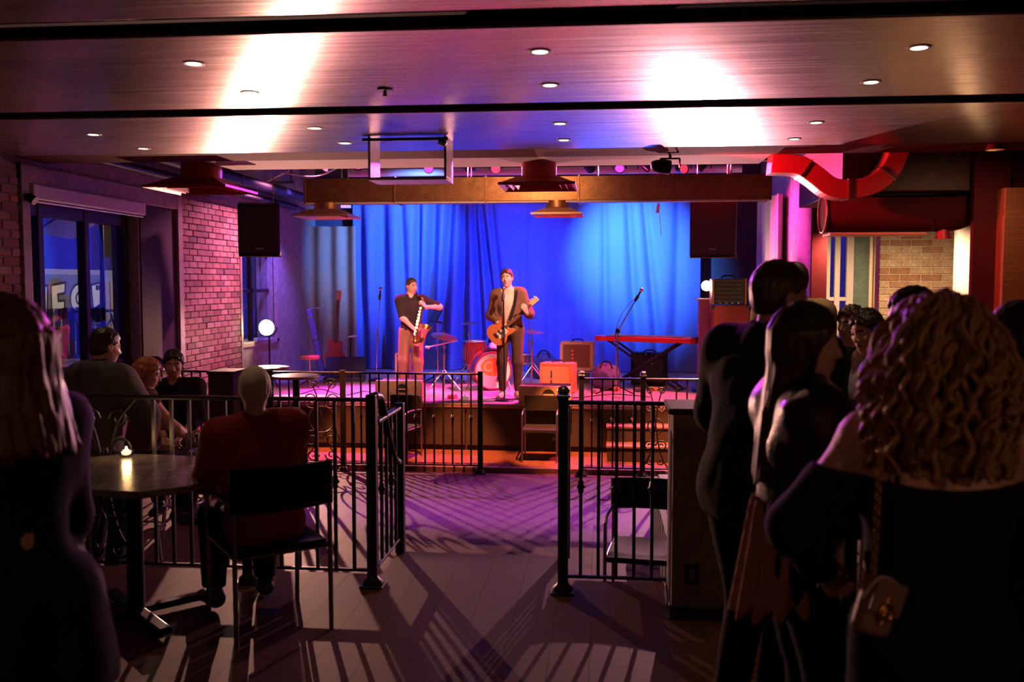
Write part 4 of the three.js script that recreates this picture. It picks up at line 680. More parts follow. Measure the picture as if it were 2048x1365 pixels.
// ---- microphones
function micBits(t, tip, dir) { const q = new THREE.Quaternion().setFromUnitVectors(UPV, dir.clone().normalize()); const put = (g) => { g.applyQuaternion(q); g.translate(tip.x, tip.y, tip.z); return g; }; obj('microphone', put(join([cyl(0.012, 0.019, 0.15, 0, -0.10, 0, 14)])), MT.blackPlastic, t); obj('mic_grille', put(sph(0.027, 0, 0, 0, 1, 1.1, 1, 16)), MT.chrome, t); obj('clip', put(join([cyl(0.022, 0.022, 0.05, 0, -0.12, 0, 12)])), MT.blackPlastic, t); }
function tripod(t, r = 0.3, n = 3, h = 0.12) { for (let k = 0; k < n; k++) obj('leg', bar(V(0, h, 0), V(Math.cos(k * 2.094 + 0.6) * r, 0.012, Math.sin(k * 2.094 + 0.6) * r), 0.009), MT.blackMetal, t); }
{
  let b = ON(753, 762), t = thing('microphone_stand', 'tall slightly leaning microphone stand left of the saxophonist', 'microphone stand', [b.x, STAGE, b.z]); const d = -b.z; let tip = P(761, 578, d).sub(t.position); const kn = P(755, 660, d).sub(t.position);
  obj('pole', [bar(V(0, 0.06, 0), kn, 0.011), bar(kn.clone().multiplyScalar(0.75), kn, 0.017), bar(kn, tip.clone().addScaledVector(V(0.05, 1, 0).normalize(), -0.12), 0.008)], MT.chrome, t); obj('base', lathe([[0, 0], [0.13, 0], [0.13, 0.02], [0.03, 0.045], [0, 0.05]], 24), MT.blackMetal, t); micBits(t, tip, V(0.12, 1, 0.1));
  b = ON(1232, 788); t = thing('boom_microphone_stand', 'microphone on a slanting boom stand before the red keyboard', 'microphone stand', [b.x, STAGE, b.z]); const d2 = -b.z; const k2 = P(1236, 662, d2).sub(t.position), tp = P(1283, 580, d2).sub(t.position);
  obj('pole', [bar(V(0, 0.1, 0), V(k2.x, k2.y, 0), 0.012)], MT.chrome, t); obj('boom', [bar(k2.clone().lerp(tp, -0.12), tp.clone().lerp(k2, 0.10), 0.009)], MT.chrome, t); obj('clutch', sph(0.03, k2.x, k2.y, 0.0, 1, 1.4, 1), MT.blackMetal, t); tripod(t); micBits(t, tp, tp.clone().sub(k2)); obj('cable', tube([tp.clone().lerp(k2, 0.15), tp.clone().lerp(k2, 0.4).add(V(-0.09, -0.03, 0)), k2.clone().add(V(-0.03, 0, 0.02)), V(0.02, 0.5, 0.03), V(0.06, 0.01, 0.1)], 0.004, 30, 5), MT.rubber, t);
  b = ON(1009, 802); t = thing('microphone_stand', 'straight microphone stand at the singing guitarist', 'microphone stand', [b.x, STAGE, b.z]); const d3 = -b.z; tip = P(1007, 577, d3).sub(t.position);
  obj('pole', [bar(V(0, 0.02, 0), tip.clone().add(V(0, -0.1, 0)), 0.009)], MT.blackMetal, t); obj('clutch', cyl(0.017, 0.017, 0.09, tip.x * 0.6, tip.y * 0.6, 0, 12), MT.chrome, t); obj('base', lathe([[0, 0], [0.12, 0], [0.12, 0.016], [0.03, 0.03], [0, 0.03]], 24), MT.blackMetal, t); micBits(t, tip, V(0, 1, -0.5));
  b = ON(876, 766); t = thing('music_stand', 'music stand with a pale pole and tilted black desk beside the saxophonist', 'music stand', [b.x, STAGE, b.z]); const hm = P(876, 632, -b.z).y - STAGE;
  obj('pole', bar(V(0, 0.08, 0), V(0, hm, 0), 0.011), MT.chrome, t); obj('desk', [box(0.02, 0.22, 0.32, -0.03, hm + 0.0, 0, 0.004, 0, 0.5, -0.5), box(0.06, 0.012, 0.32, 0.02, hm - 0.10, 0, 0, 0, 0.5, -0.5)], MT.blackMetal, t); tripod(t, 0.24); obj('sheet_music', box(0.006, 0.20, 0.22, -0.012, hm + 0.01, 0.0, 0, 0, 0.5, -0.5), MT.whiteOff, t);
}
// ---- drum kit: every drum and cymbal stands by itself
const sparkle = M([0.30, 0.02, 0.03], 0.25, 0.4, { clearcoat: 1, clearcoatRoughness: 0.1 }), skinM = M([0.74, 0.70, 0.64], 0.6);
function cymbal(px, py, d, r, tiltX, tiltZ, lab, foot) {
  const p = P(px, py, d), t = thing('cymbal_stand', lab, 'cymbal', [p.x, STAGE, p.z]), h = p.y - STAGE;
  obj('cymbal', tr(lathe([[0.004, 0.014], [0.035, 0.012], [0.05, 0.004], [r, -0.012], [r, -0.014], [0.05, 0.001], [0.004, 0.009]], 40), 0, h, 0, tiltX, 0, tiltZ), M([0.55, 0.38, 0.16], 0.3, 1), t);
  obj('pole', [bar(V(0, 0.2, 0), V(0, h * 0.62, 0), 0.014), bar(V(0, h * 0.6, 0), V(0, h + 0.04, 0), 0.008), cyl(0.02, 0.02, 0.06, 0, h * 0.62, 0, 12), cyl(0.02, 0.02, 0.05, 0, h * 0.8, 0, 12)], MT.chrome, t); obj('wing_nut', cyl(0.012, 0.012, 0.03, 0, h + 0.045, 0, 10), MT.chrome, t);
  for (let k = 0; k < 3; k++) obj('leg', bar(V(0, h * 0.38, 0), V(Math.cos(k * 2.094 + 0.35) * 0.26, 0.012, Math.sin(k * 2.094 + 0.35) * 0.26), 0.01), MT.chrome, t);
  return t;
}
const cym1 = cymbal(938, 646, 13.75, 0.19, 0.03, 0.06, 'flat cymbal high on its stand left of the guitarist');
const cym2 = cymbal(888, 672, 12.7, 0.18, 0.2, -0.2, 'tilted cymbal on a tripod stand near the music stand');
cymbal(1064, 663, 13.3, 0.17, 0.06, -0.05, 'cymbal on a stand right of the guitarist'); cymbal(1058, 636, 14.3, 0.15, 0.05, 0.08, 'small high cymbal at the back right of the drum kit');
{ const y = P(900, 688, 12.7).y - STAGE; obj('boom_arm', bar(V(-0.24, y - 0.05, 0.02), V(0.2, y + 0.05, 0.02), 0.011), MT.chrome, cym2); obj('counterweight', cyl(0.022, 0.022, 0.06, -0.23, y - 0.048, 0.02, 12, 0, 0, 1.3), MT.chrome, cym2); }
function drum(lab, name, at, r, h, rot, shell, o = {}) {
  const t = thing(name, lab, 'drum', at); const rg = (g) => { g.applyQuaternion(rot); g.translate(0, o.lift ?? 0, 0); return g; };
  obj('shell', rg(cyl(r, r, h, 0, 0, 0, 40, 0, 0, 0, true)), shell, t); obj('hoop', [rg(torus(r + 0.004, 0.014, 0, h / 2, 0, Math.PI / 2)), rg(torus(r + 0.004, 0.014, 0, -h / 2, 0, Math.PI / 2))], o.hoop ?? MT.chrome, t);
  const hd = cyl(r, r, 0.004, 0, h / 2 - 0.004, 0, 40); obj('batter_head', rg(hd), o.head ?? skinM, t); obj('resonant_head', rg(cyl(r, r, 0.004, 0, -h / 2 + 0.004, 0, 40)), skinM, t);
  for (let k = 0; k < 8; k++) obj('lug', rg(cyl(0.009, 0.009, h * 0.6, Math.cos(k * 0.785) * (r + 0.012), 0, Math.sin(k * 0.785) * (r + 0.012), 8)), MT.chrome, t);
  if (o.legs) for (let k = 0; k < 3; k++) obj('leg', bar(V(Math.cos(k * 2.1) * r, (o.lift ?? 0) + h * 0.2, Math.sin(k * 2.1) * r), V(Math.cos(k * 2.1) * (r + 0.03), 0.01, Math.sin(k * 2.1) * (r + 0.03)), 0.008), MT.chrome, t);
  return t;
}
{
  const p = ON(977, 782), q = new THREE.Quaternion().setFromEuler(new THREE.Euler(Math.PI / 2, 0, 0)).premultiply(new THREE.Quaternion().setFromAxisAngle(UPV, 0.30)), r = 0.255;
  const cv = document.createElement('canvas'); cv.width = cv.height = 256; const c = cv.getContext('2d');
  c.fillStyle = '#efe6d2'; c.fillRect(0, 0, 256, 256); c.fillStyle = '#f2b52a'; c.beginPath(); c.ellipse(128, 100, 88, 66, 0, 0, 7); c.fill(); c.save(); c.beginPath(); c.ellipse(128, 100, 88, 66, 0, 0, 7); c.clip(); c.fillStyle = '#e2791c'; c.fillRect(132, 20, 120, 180); c.restore();
  c.lineWidth = 9; c.strokeStyle = '#fff0c0'; c.beginPath(); c.ellipse(96, 96, 28, 32, 0.2, 0.4, 5.2); c.stroke(); c.strokeStyle = '#c65a12'; c.beginPath(); c.ellipse(166, 96, 30, 30, 0, 0, 7); c.stroke(); c.lineWidth = 6; c.strokeStyle = '#d89a20'; c.beginPath(); c.ellipse(128, 100, 80, 58, 0, 0, 7); c.stroke();
  c.fillStyle = '#b8643c'; c.beginPath(); c.ellipse(172, 200, 22, 12, 0, 0, 7); c.fill();
  const t = new THREE.CanvasTexture(cv); t.colorSpace = THREE.SRGBColorSpace;
  const d = drum('bass drum whose pale head bears a round yellow and orange emblem', 'bass_drum', [p.x, STAGE, p.z - 0.22], r, 0.40, q, sparkle, { lift: r + 0.02, hoop: M([0.30, 0.02, 0.03], 0.3) });
  const disc = new THREE.CircleGeometry(r * 0.97, 48); disc.translate(0, 0, 0.204); disc.rotateY(0.30); disc.translate(0, r + 0.02, 0); obj('printed_head', disc, M([1, 1, 1], 0.55, 0, { map: t }), d, true);
  const port = new THREE.CircleGeometry(0.042, 28); port.translate(0.10, -0.10, 0.2065); port.rotateY(0.30); port.translate(0, r + 0.02, 0); obj('port_hole', port, MT.blackPlastic, d); const pr = torus(0.043, 0.005, 0.10, -0.10, 0.207); pr.rotateY(0.30); pr.translate(0, r + 0.02, 0); obj('port_ring', pr, MT.blackPlastic, d);
  obj('spur', [bar(V(-r, 0.15, 0.1), V(-r - 0.06, 0.01, 0.22), 0.009), bar(V(r, 0.15, 0.1), V(r + 0.06, 0.01, 0.22), 0.009)], MT.chrome, d);
  const I = new THREE.Quaternion();
  const f = ON(944, 772); drum('red sparkle floor tom with chrome legs', 'floor_tom', [f.x, STAGE, f.z - 0.35], 0.17, 0.34, I, sparkle, { lift: 0.46, legs: true });
  const k = P(996, 702, 13.0); drum('red sparkle rack tom tilted above the bass drum', 'rack_tom', [k.x, k.y - 0.02, k.z - 0.1], 0.13, 0.20, new THREE.Quaternion().setFromEuler(new THREE.Euler(0.35, 0, 0.1)), sparkle);
  const s = P(1040, 718, 13.8), sn = drum('shallow chrome snare drum behind the guitarist', 'snare_drum', [s.x, STAGE, s.z], 0.165, 0.13, I, MT.chrome, { lift: s.y - STAGE, legs: true });
  const th = P(619, 712, 12.9), st = thing('drum_throne', 'round stool with an orange-brown seat at the left of the stage', 'stool', [th.x, STAGE, th.z]), hs = th.y - STAGE; obj('seat', lathe([[0, hs - 0.05], [0.13, hs - 0.05], [0.145, hs - 0.025], [0.13, hs + 0.01], [0, hs + 0.015]], 28), M([0.35, 0.16, 0.08], 0.5), st); obj('pole', cyl(0.014, 0.014, hs - 0.1, 0, hs / 2, 0, 10), MT.chrome, st); tripod(st, 0.2);
}
{ // leaning long case, dark instrument on a stand, low cabinet at the left back of the stage
  const b = ON(646, 752), e = P(618, 618, -b.z - 0.1), t = thing('leaning_case', 'long narrow blue case with pale latches leaning at the left of the stage', 'case', [b.x, STAGE, b.z]); const v = e.sub(t.position), L = v.length();
  const q = new THREE.Quaternion().setFromUnitVectors(UPV, v.clone().normalize()); const put = (g) => { g.applyQuaternion(q); return g; };
  obj('body', put(box(0.085, L, 0.10, 0, L / 2, 0, 0.02)), M([0.12, 0.12, 0.30], 0.5), t); for (const f of [0.06, 0.28, 0.55, 0.88]) obj('latch', put(box(0.092, 0.03, 0.107, 0, L * f, 0, 0.004)), MT.chrome, t); obj('top_hook', put(bar(V(0.02, L, 0), V(0.2, L - 0.02, 0), 0.012)), MT.chrome, t);
  const g = ON(672, 752), s = thing('electric_bass', 'dark red bass guitar resting on a stand before the grey-brown drape', 'guitar', [g.x, STAGE, g.z]); 
  const bs = new THREE.Shape(); bs.moveTo(0, -0.17); bs.bezierCurveTo(0.2, -0.2, 0.19, 0, 0.09, 0.04); bs.bezierCurveTo(0.1, 0.14, 0.14, 0.2, 0.06, 0.2); bs.bezierCurveTo(0.03, 0.14, -0.03, 0.14, -0.05, 0.24); bs.bezierCurveTo(-0.15, 0.2, -0.1, 0.12, -0.09, 0.04); bs.bezierCurveTo(-0.2, 0, -0.2, -0.2, 0, -0.17);
  obj('body', tr(new THREE.ExtrudeGeometry(bs, { depth: 0.035, bevelEnabled: true, bevelSize: 0.008, bevelThickness: 0.006, bevelSegments: 2 }), 0, 0.36, 0.02, -0.18), M([0.34, 0.03, 0.03], 0.25), s); obj('neck', tr(box(0.055, 0.75, 0.025, 0, 0.86, 0.05, 0.006), 0, 0, 0, -0.18), M([0.10, 0.05, 0.03], 0.4), s); obj('headstock', tr(box(0.085, 0.18, 0.02, 0.01, 1.30, 0.05, 0.02), 0, 0, 0, -0.18), M([0.5, 0.3, 0.16], 0.4), s); obj('stand', [bar(V(0, 0.5, -0.16), V(-0.2, 0.01, 0.1), 0.01), bar(V(0, 0.5, -0.16), V(0.2, 0.01, 0.1), 0.01), bar(V(0, 0.5, -0.16), V(0, 0.01, -0.3), 0.01)], MT.blackMetal, s);
  const c = ON(700, 748), m = thing('folded_stand', 'dark folded music stand with a pale top clip by the blue curtain', 'stand', [c.x, STAGE, c.z]); obj('pole', bar(V(0, 0.05, 0), V(0.02, 0.62, 0), 0.012), MT.blackMetal, m); obj('clip', box(0.14, 0.03, 0.08, 0.05, 0.62, 0, 0.006, 0, 0, 0.1), MT.pale, m); tripod(m, 0.24);
  const l = ON(690, 762), cs = thing('cable_case', 'flat open case lying on the carpet left of the saxophonist', 'case', [l.x, STAGE, l.z], 0.2); obj('tray', [box(0.62, 0.07, 0.36, 0, 0.036, 0, 0.012)], M([0.02, 0.02, 0.05], 0.6), cs); obj('lid', box(0.62, 0.03, 0.34, 0, 0.2, -0.24, 0.01, 0.95), M([0.02, 0.02, 0.06], 0.6), cs);
}
{ // amplifier stack at the right of the stage
  const d = 12.6, red = M([0.26, 0.03, 0.03], 0.6), x = X(1462, d);
  const y1 = P(1460, 611, d).y; const n = 2, hh = (y1 - STAGE) / n, w = 0.50;
  for (let i = 0; i < n; i++) { const t = thing('speaker_cabinet', i ? 'dark red speaker cabinet under the amplifier head' : 'dark red speaker cabinet on the stage floor under another cabinet', 'speaker cabinet', [x, STAGE + hh * i, -d]); obj('cabinet', box(w, hh - 0.004, 0.36, 0, hh / 2, -0.18, 0.015), red, t); obj('grille_cloth', box(w - 0.06, hh - 0.07, 0.01, 0, hh / 2, 0.003), M([0.32, 0.05, 0.04], 0.85, 0, bump(T.weave, 0.001)), t); obj('corner', [[-1, 0], [1, 0], [-1, 1], [1, 1]].map(([a, b]) => box(0.05, 0.05, 0.05, a * (w / 2 - 0.022), b ? hh - 0.028 : 0.024, -0.018, 0.008)), MT.blackPlastic, t); obj('jack_plate', cyl(0.015, 0.015, 0.01, 0.14, hh * 0.55, 0.01, 12, Math.PI / 2), MT.chrome, t); }
  const t = thing('amplifier_head', 'wood-sided amplifier head with a dark ribbed front on top of the red cabinets', 'amplifier', [x - 0.02, y1, -d]), ah = P(1460, 556, d).y - y1; obj('chassis', box(0.40, ah - 0.03, 0.24, 0, ah / 2, -0.13, 0.008), MT.blackPlastic, t); for (const k of [-1, 1]) obj('wood_side', box(0.03, ah - 0.02, 0.27, k * 0.215, ah / 2, -0.13, 0.006), M([0.55, 0.22, 0.06], 0.5, 0, { map: T.grain }), t);
  for (let i = 0; i < 6; i++) obj('front_rib', box(0.36, 0.014, 0.02, 0, 0.05 + i * (ah - 0.09) / 5, -0.004, 0.004), M([0.10, 0.05, 0.03], 0.4), t); obj('knob', [-0.12, -0.04, 0.04, 0.12].map((k) => cyl(0.013, 0.013, 0.02, k, 0.03, 0.0, 12, Math.PI / 2)), MT.chrome, t); obj('handle', tube([V(-0.1, ah - 0.01, -0.12), V(-0.06, ah + 0.025, -0.12), V(0.06, ah + 0.025, -0.12), V(0.1, ah - 0.01, -0.12)], 0.01, 14, 8), MT.blackVinyl, t);
  const pd = 13.0, py = P(1412, 597, pd).y, ped = thing('equipment_pedestal', 'slim pedestal with a pale top beside the amplifier stack', 'pedestal', [X(1409, pd), STAGE, -pd]); obj('shaft', box(0.16, py - STAGE - 0.02, 0.2, 0, (py - STAGE) / 2, 0, 0.01), M([0.36, 0.26, 0.36], 0.5), ped); obj('top', box(0.24, 0.02, 0.28, 0, py - STAGE - 0.01, 0, 0.006), MT.whiteOff, ped); obj('foot', box(0.3, 0.03, 0.3, 0, 0.015, 0, 0.008), MT.blackMetal, ped);
}
{ // effects pedals and cables on the carpet
  let k = 0; for (const [px, py] of [[1190, 786], [1232, 782], [1276, 784], [1310, 782], [930, 800], [905, 798]]) { const p = ON(px, py), t = thing('effects_pedal', ['grey pedal nearest the tan monitor wedge', 'orange pedal under the boom microphone stand', 'dark pedal before the black amplifier', 'orange pedal under the red keyboard', 'white pedal in front of the bass drum', 'red pedal at the foot of the tripod cymbal stand'][k] + ' on the stage carpet', 'pedal', [p.x, STAGE, p.z], rr(-0.4, 0.4)); obj('box', [box(0.09, 0.05, 0.13, 0, 0.026, 0, 0.008)], M([[0.3, 0.3, 0.32], [0.7, 0.25, 0.06], [0.05, 0.05, 0.06], [0.7, 0.22, 0.05], [0.75, 0.75, 0.75], [0.55, 0.05, 0.05]][k], 0.4), t); obj('switch', cyl(0.012, 0.012, 0.016, 0, 0.056, 0.03, 10), MT.chrome, t); k++; }
  const c = obj('instrument_cable', tube([[ON(1020, 802).x, STAGE + 0.008, ON(1020, 802).z + 0.05], [ON(1060, 800).x, STAGE + 0.008, ON(1060, 796).z], [ON(1150, 797).x, STAGE + 0.008, ON(1150, 797).z], [ON(1230, 794).x, STAGE + 0.008, ON(1230, 790).z], [ON(1300, 796).x, STAGE + 0.008, ON(1300, 796).z]].map((p) => V(...p)), 0.006, 60, 6), MT.rubber); tag(c, 'black cable winding over the carpet to the pedals', 'cable');
  const c2 = obj('instrument_cable', tube([[600, 790], [640, 780], [690, 792], [730, 784], [760, 800]].map(([a, b]) => ON(a, b).setY(STAGE + 0.008)), 0.006, 60, 6), MT.rubber); tag(c2, 'black cable lying at the left edge of the stage', 'cable');
}
// ================================================================ PEOPLE
function surfaceNets(f, lo, hi, c) {
  const nx = Math.ceil((hi[0] - lo[0]) / c) + 2, ny = Math.ceil((hi[1] - lo[1]) / c) + 2, nz = Math.ceil((hi[2] - lo[2]) / c) + 2, v = new Float32Array(nx * ny * nz), id = new Int32Array(nx * ny * nz).fill(-1), sx = 1, sy = nx, sz = nx * ny;
  for (let k = 0, i = 0; k < nz; k++) for (let j = 0; j < ny; j++) for (let q = 0; q < nx; q++, i++) v[i] = f(lo[0] + q * c, lo[1] + j * c, lo[2] + k * c);
  const pos = [], ind = [], off = [0, sx, sy, sx + sy, sz, sz + sx, sz + sy, sz + sx + sy], E = [[0, 1], [2, 3], [4, 5], [6, 7], [0, 2], [1, 3], [4, 6], [5, 7], [0, 4], [1, 5], [2, 6], [3, 7]];
  for (let k = 0; k < nz - 1; k++) for (let j = 0; j < ny - 1; j++) for (let q = 0; q < nx - 1; q++) {
    const b = q + j * sy + k * sz; let m = 0; for (let e = 0; e < 8; e++) if (v[b + off[e]] < 0) m |= 1 << e; if (m === 0 || m === 255) continue;
    let n = 0, x = 0, y = 0, z = 0;
    for (const [a, d] of E) { const va = v[b + off[a]], vd = v[b + off[d]]; if ((va < 0) === (vd < 0)) continue; const t = va / (va - vd); n++; x += lerp(a & 1, d & 1, t); y += lerp(a >> 1 & 1, d >> 1 & 1, t); z += lerp(a >> 2, d >> 2, t); }
    id[b] = pos.length / 3; pos.push(lo[0] + (q + x / n) * c, lo[1] + (j + y / n) * c, lo[2] + (k + z / n) * c);
  }
  const quad = (a, b, c2, d, flip) => { if (a < 0 || b < 0 || c2 < 0 || d < 0) return; flip ? ind.push(a, c2, b, a, d, c2) : ind.push(a, b, c2, a, c2, d); };
  for (let k = 1; k < nz - 1; k++) for (let j = 1; j < ny - 1; j++) for (let q = 1; q < nx - 1; q++) {
    const b = q + j * sy + k * sz, s = v[b] < 0;
    if (s !== (v[b + sx] < 0)) quad(id[b], id[b - sy], id[b - sy - sz], id[b - sz], s);
    if (s !== (v[b + sy] < 0)) quad(id[b], id[b - sz], id[b - sx - sz], id[b - sx], s);
    if (s !== (v[b + sz] < 0)) quad(id[b], id[b - sx], id[b - sx - sy], id[b - sy], s);
  }
  const g = new THREE.BufferGeometry(); g.setAttribute('position', new THREE.Float32BufferAttribute(pos, 3)); g.setIndex(ind); g.computeVertexNormals(); return g;
}
const smin = (a, b, k) => { const h = Math.max(k - Math.abs(a - b), 0) / k; return Math.min(a, b) - h * h * k * 0.25; };
// bones: [a, b, ra, rb, {flat: [axis, factor], cap: 1}] joined smoothly; clip: [[point, normal]]
function boneField(bones, k, clip = [], extra = null) {
  const B = bones.map(([a, b, ra, rb, o = {}]) => { const d = b.clone().sub(a); return { ax: a.x, ay: a.y, az: a.z, dx: d.x, dy: d.y, dz: d.z, l: Math.max(1e-9, d.lengthSq()), ra, rb, fl: o.flat, cap: o.cap, n: d.clone().normalize(), bx: b.x, by: b.y, bz: b.z }; });
  return (x, y, z) => {
    let r = 1e3;
    for (const q of B) {
      const px = x - q.ax, py = y - q.ay, pz = z - q.az, t = clamp((px * q.dx + py * q.dy + pz * q.dz) / q.l, 0, 1);
      let ex = px - t * q.dx, ey = py - t * q.dy, ez = pz - t * q.dz;
      if (q.fl) { const [a, f] = q.fl, s = (ex * a.x + ey * a.y + ez * a.z) * (f - 1); ex += a.x * s; ey += a.y * s; ez += a.z * s; }
      let d = Math.sqrt(ex * ex + ey * ey + ez * ez) - (q.ra + (q.rb - q.ra) * t);
      if (q.cap) d = Math.max(d, (x - q.bx) * q.n.x + (y - q.by) * q.n.y + (z - q.bz) * q.n.z);
      r = smin(r, d, k);
    }
    for (const [p, n] of clip) r = Math.max(r, (x - p.x) * n.x + (y - p.y) * n.y + (z - p.z) * n.z);
    return extra ? extra(r, x, y, z) : r;
  };
}
function boneMesh(bones, k, cell, clip, extra, pad = 0.03) {
  const lo = [1e3, 1e3, 1e3], hi = [-1e3, -1e3, -1e3];
  for (const [a, b, ra, rb] of bones) for (const [p, r] of [[a, ra], [b, rb]]) ['x', 'y', 'z'].forEach((c, i) => { lo[i] = Math.min(lo[i], p[c] - r - pad); hi[i] = Math.max(hi[i], p[c] + r + pad); });
  return surfaceNets(boneField(bones, k, clip, extra), lo, hi, cell);
}
const ell = (x, y, z, cx, cy, cz, rx, ry, rz) => { const a = (x - cx) / rx, b = (y - cy) / ry, c = (z - cz) / rz, k = Math.sqrt(a * a + b * b + c * c), g = Math.sqrt((a / rx) ** 2 + (b / ry) ** 2 + (c / rz) ** 2); return g > 1e-6 ? k * (k - 1) / g : -Math.min(rx, ry, rz); };
const cap = (x, y, z, ax, ay, az, bx, by, bz, r0, r1) => { const dx = bx - ax, dy = by - ay, dz = bz - az, t = clamp(((x - ax) * dx + (y - ay) * dy + (z - az) * dz) / (dx * dx + dy * dy + dz * dz), 0, 1); return Math.hypot(x - ax - t * dx, y - ay - t * dy, z - az - t * dz) - lerp(r0, r1, t); };
// ---- head: looks along +z, centre of the skull at the origin, chin at y = -0.12
const headGeo = (() => {
  const f = (x, y, z) => {
    const ax = Math.abs(x);
    let d = ell(x, y, z, 0, 0.032, -0.012, 0.075, 0.092, 0.095);
    d = smin(d, ell(x, y, z, 0, -0.035, 0.022, 0.060, 0.080, 0.070), 0.035);
    d = smin(d, ell(x, y, z, 0, -0.098, 0.052, 0.026, 0.022, 0.024), 0.03);
    d = smin(d, cap(ax, y, z, 0.0, 0.030, 0.082, 0.040, 0.026, 0.070, 0.010, 0.008), 0.015);
    d = smin(d, cap(ax, y, z, 0.042, -0.022, 0.062, 0.046, -0.016, 0.045, 0.014, 0.012), 0.02);
    const eye = Math.hypot(ax - 0.031, y - 0.010, z - 0.096) - 0.016; d = -smin(-d, eye, 0.012);
    d = smin(d, Math.hypot(ax - 0.031, y - 0.009, z - 0.074) - 0.0125, 0.004);
    d = smin(d, cap(x, y, z, 0, 0.018, 0.086, 0, -0.024, 0.106, 0.007, 0.011), 0.01);
    d = smin(d, Math.hypot(ax - 0.011, y + 0.029, z - 0.094) - 0.008, 0.008);
    d = smin(d, cap(ax, y, z, 0, -0.055, 0.090, 0.020, -0.057, 0.080, 0.007, 0.004), 0.006);
    d = smin(d, cap(ax, y, z, 0, -0.067, 0.088, 0.018, -0.065, 0.080, 0.008, 0.004), 0.006);
    d = smin(d, Math.max(ell(ax, y, z, 0.077, -0.002, -0.012, 0.010, 0.032, 0.019), -(Math.hypot(ax - 0.087, y - 0.004, z + 0.004) - 0.012)), 0.008);
    return smin(d, cap(x, y, z, 0, -0.06, -0.025, 0, -0.19, -0.04, 0.050, 0.056), 0.03);
  };
  return surfaceNets(f, [-0.105, -0.26, -0.13], [0.105, 0.15, 0.14], 0.0042);
})();
function paintHead(g, skin, brow, lip = 0.6) {
  const p = g.attributes.position, c = new Float32Array(p.count * 3);
  for (let i = 0; i < p.count; i++) {
    const x = p.getX(i), y = p.getY(i), z = p.getZ(i), ax = Math.abs(x); let k = skin;
    if (z > 0.06 && y < -0.049 && y > -0.073 && ax < 0.023) k = [skin[0] * 0.78, skin[1] * 0.45, skin[2] * 0.45];
    else if (z > 0.058 && y > 0.024 && y < 0.038 && ax > 0.010 && ax < 0.048) k = brow;
    else if (Math.hypot(ax - 0.031, y - 0.009) < 0.0115 && z > 0.074) k = Math.hypot(ax - 0.031, y - 0.009) < 0.0055 ? [0.02, 0.015, 0.012] : [0.6, 0.57, 0.54];
    c.set(k, i * 3);
  }
  g.setAttribute('color', new THREE.BufferAttribute(c, 3)); return g;
}
// ---- hand: wrist at the origin, fingers along -y, palm looks to +z, thumb on +x; curl 0 = flat, 1 = fist
const handCache = {};
function handGeo(curl, spread = 0) {
  const key = curl + '_' + spread; if (handCache[key]) return handCache[key];
  const bones = [[V(0, 0.02, 0), V(0, -0.03, 0), 0.026, 0.026, { flat: [V(0, 0, 1), 1.35] }]];
  const fx = [0.029, 0.0095, -0.0095, -0.027], fl = [0.068, 0.078, 0.072, 0.056], kn = [-0.088, -0.092, -0.088, -0.080];
  fx.forEach((x, i) => {
    bones.push([V(x * 0.55, -0.015, 0), V(x, kn[i], 0), 0.015, 0.0125]);
    let p = V(x, kn[i], 0), a = 0.12 + curl * (1.05 + 0.08 * i), seg = [0.45, 0.31, 0.24];
    seg.forEach((s, j) => { const q = p.clone().add(V(x * 0.25 * (spread + 0.2) * (1 - curl), -Math.cos(a), Math.sin(a)).normalize().multiplyScalar(fl[i] * s)); bones.push([p, q, 0.0095 - 0.0008 * j, 0.0088 - 0.0009 * j]); p = q; a += curl * (1.15 - 0.2 * j) + 0.08; });
  });
  const t0 = V(0.022, -0.028, 0.006), t1 = V(0.046, -0.058, 0.018 + 0.016 * curl), t2 = V(0.050 - 0.022 * curl, -0.085, 0.03 + 0.022 * curl), t3 = V(0.048 - 0.042 * curl, -0.105 + 0.008 * curl, 0.036 + 0.03 * curl);
  bones.push([t0, t1, 0.016, 0.012], [t1, t2, 0.0115, 0.010], [t2, t3, 0.010, 0.0085]);
  return handCache[key] = boneMesh(bones, 0.006, 0.0042, [], null, 0.012);
}
function ik(a, target, l1, l2, pole) { const d = target.clone().sub(a), L = Math.min(d.length(), (l1 + l2) * 0.999); d.normalize(); const x = (l1 * l1 - l2 * l2 + L * L) / (2 * L), y = Math.sqrt(Math.max(0, l1 * l1 - x * x)), pl = pole.clone().addScaledVector(d, -pole.dot(d)).normalize(); return [a.clone().addScaledVector(d, x).addScaledVector(pl, y), a.clone().addScaledVector(d, L)]; }
function basis(fwd, up) { const z = fwd.clone().normalize(), x = up.clone().cross(z).normalize(), y = z.clone().cross(x); return new THREE.Matrix4().makeBasis(x, y, z); }

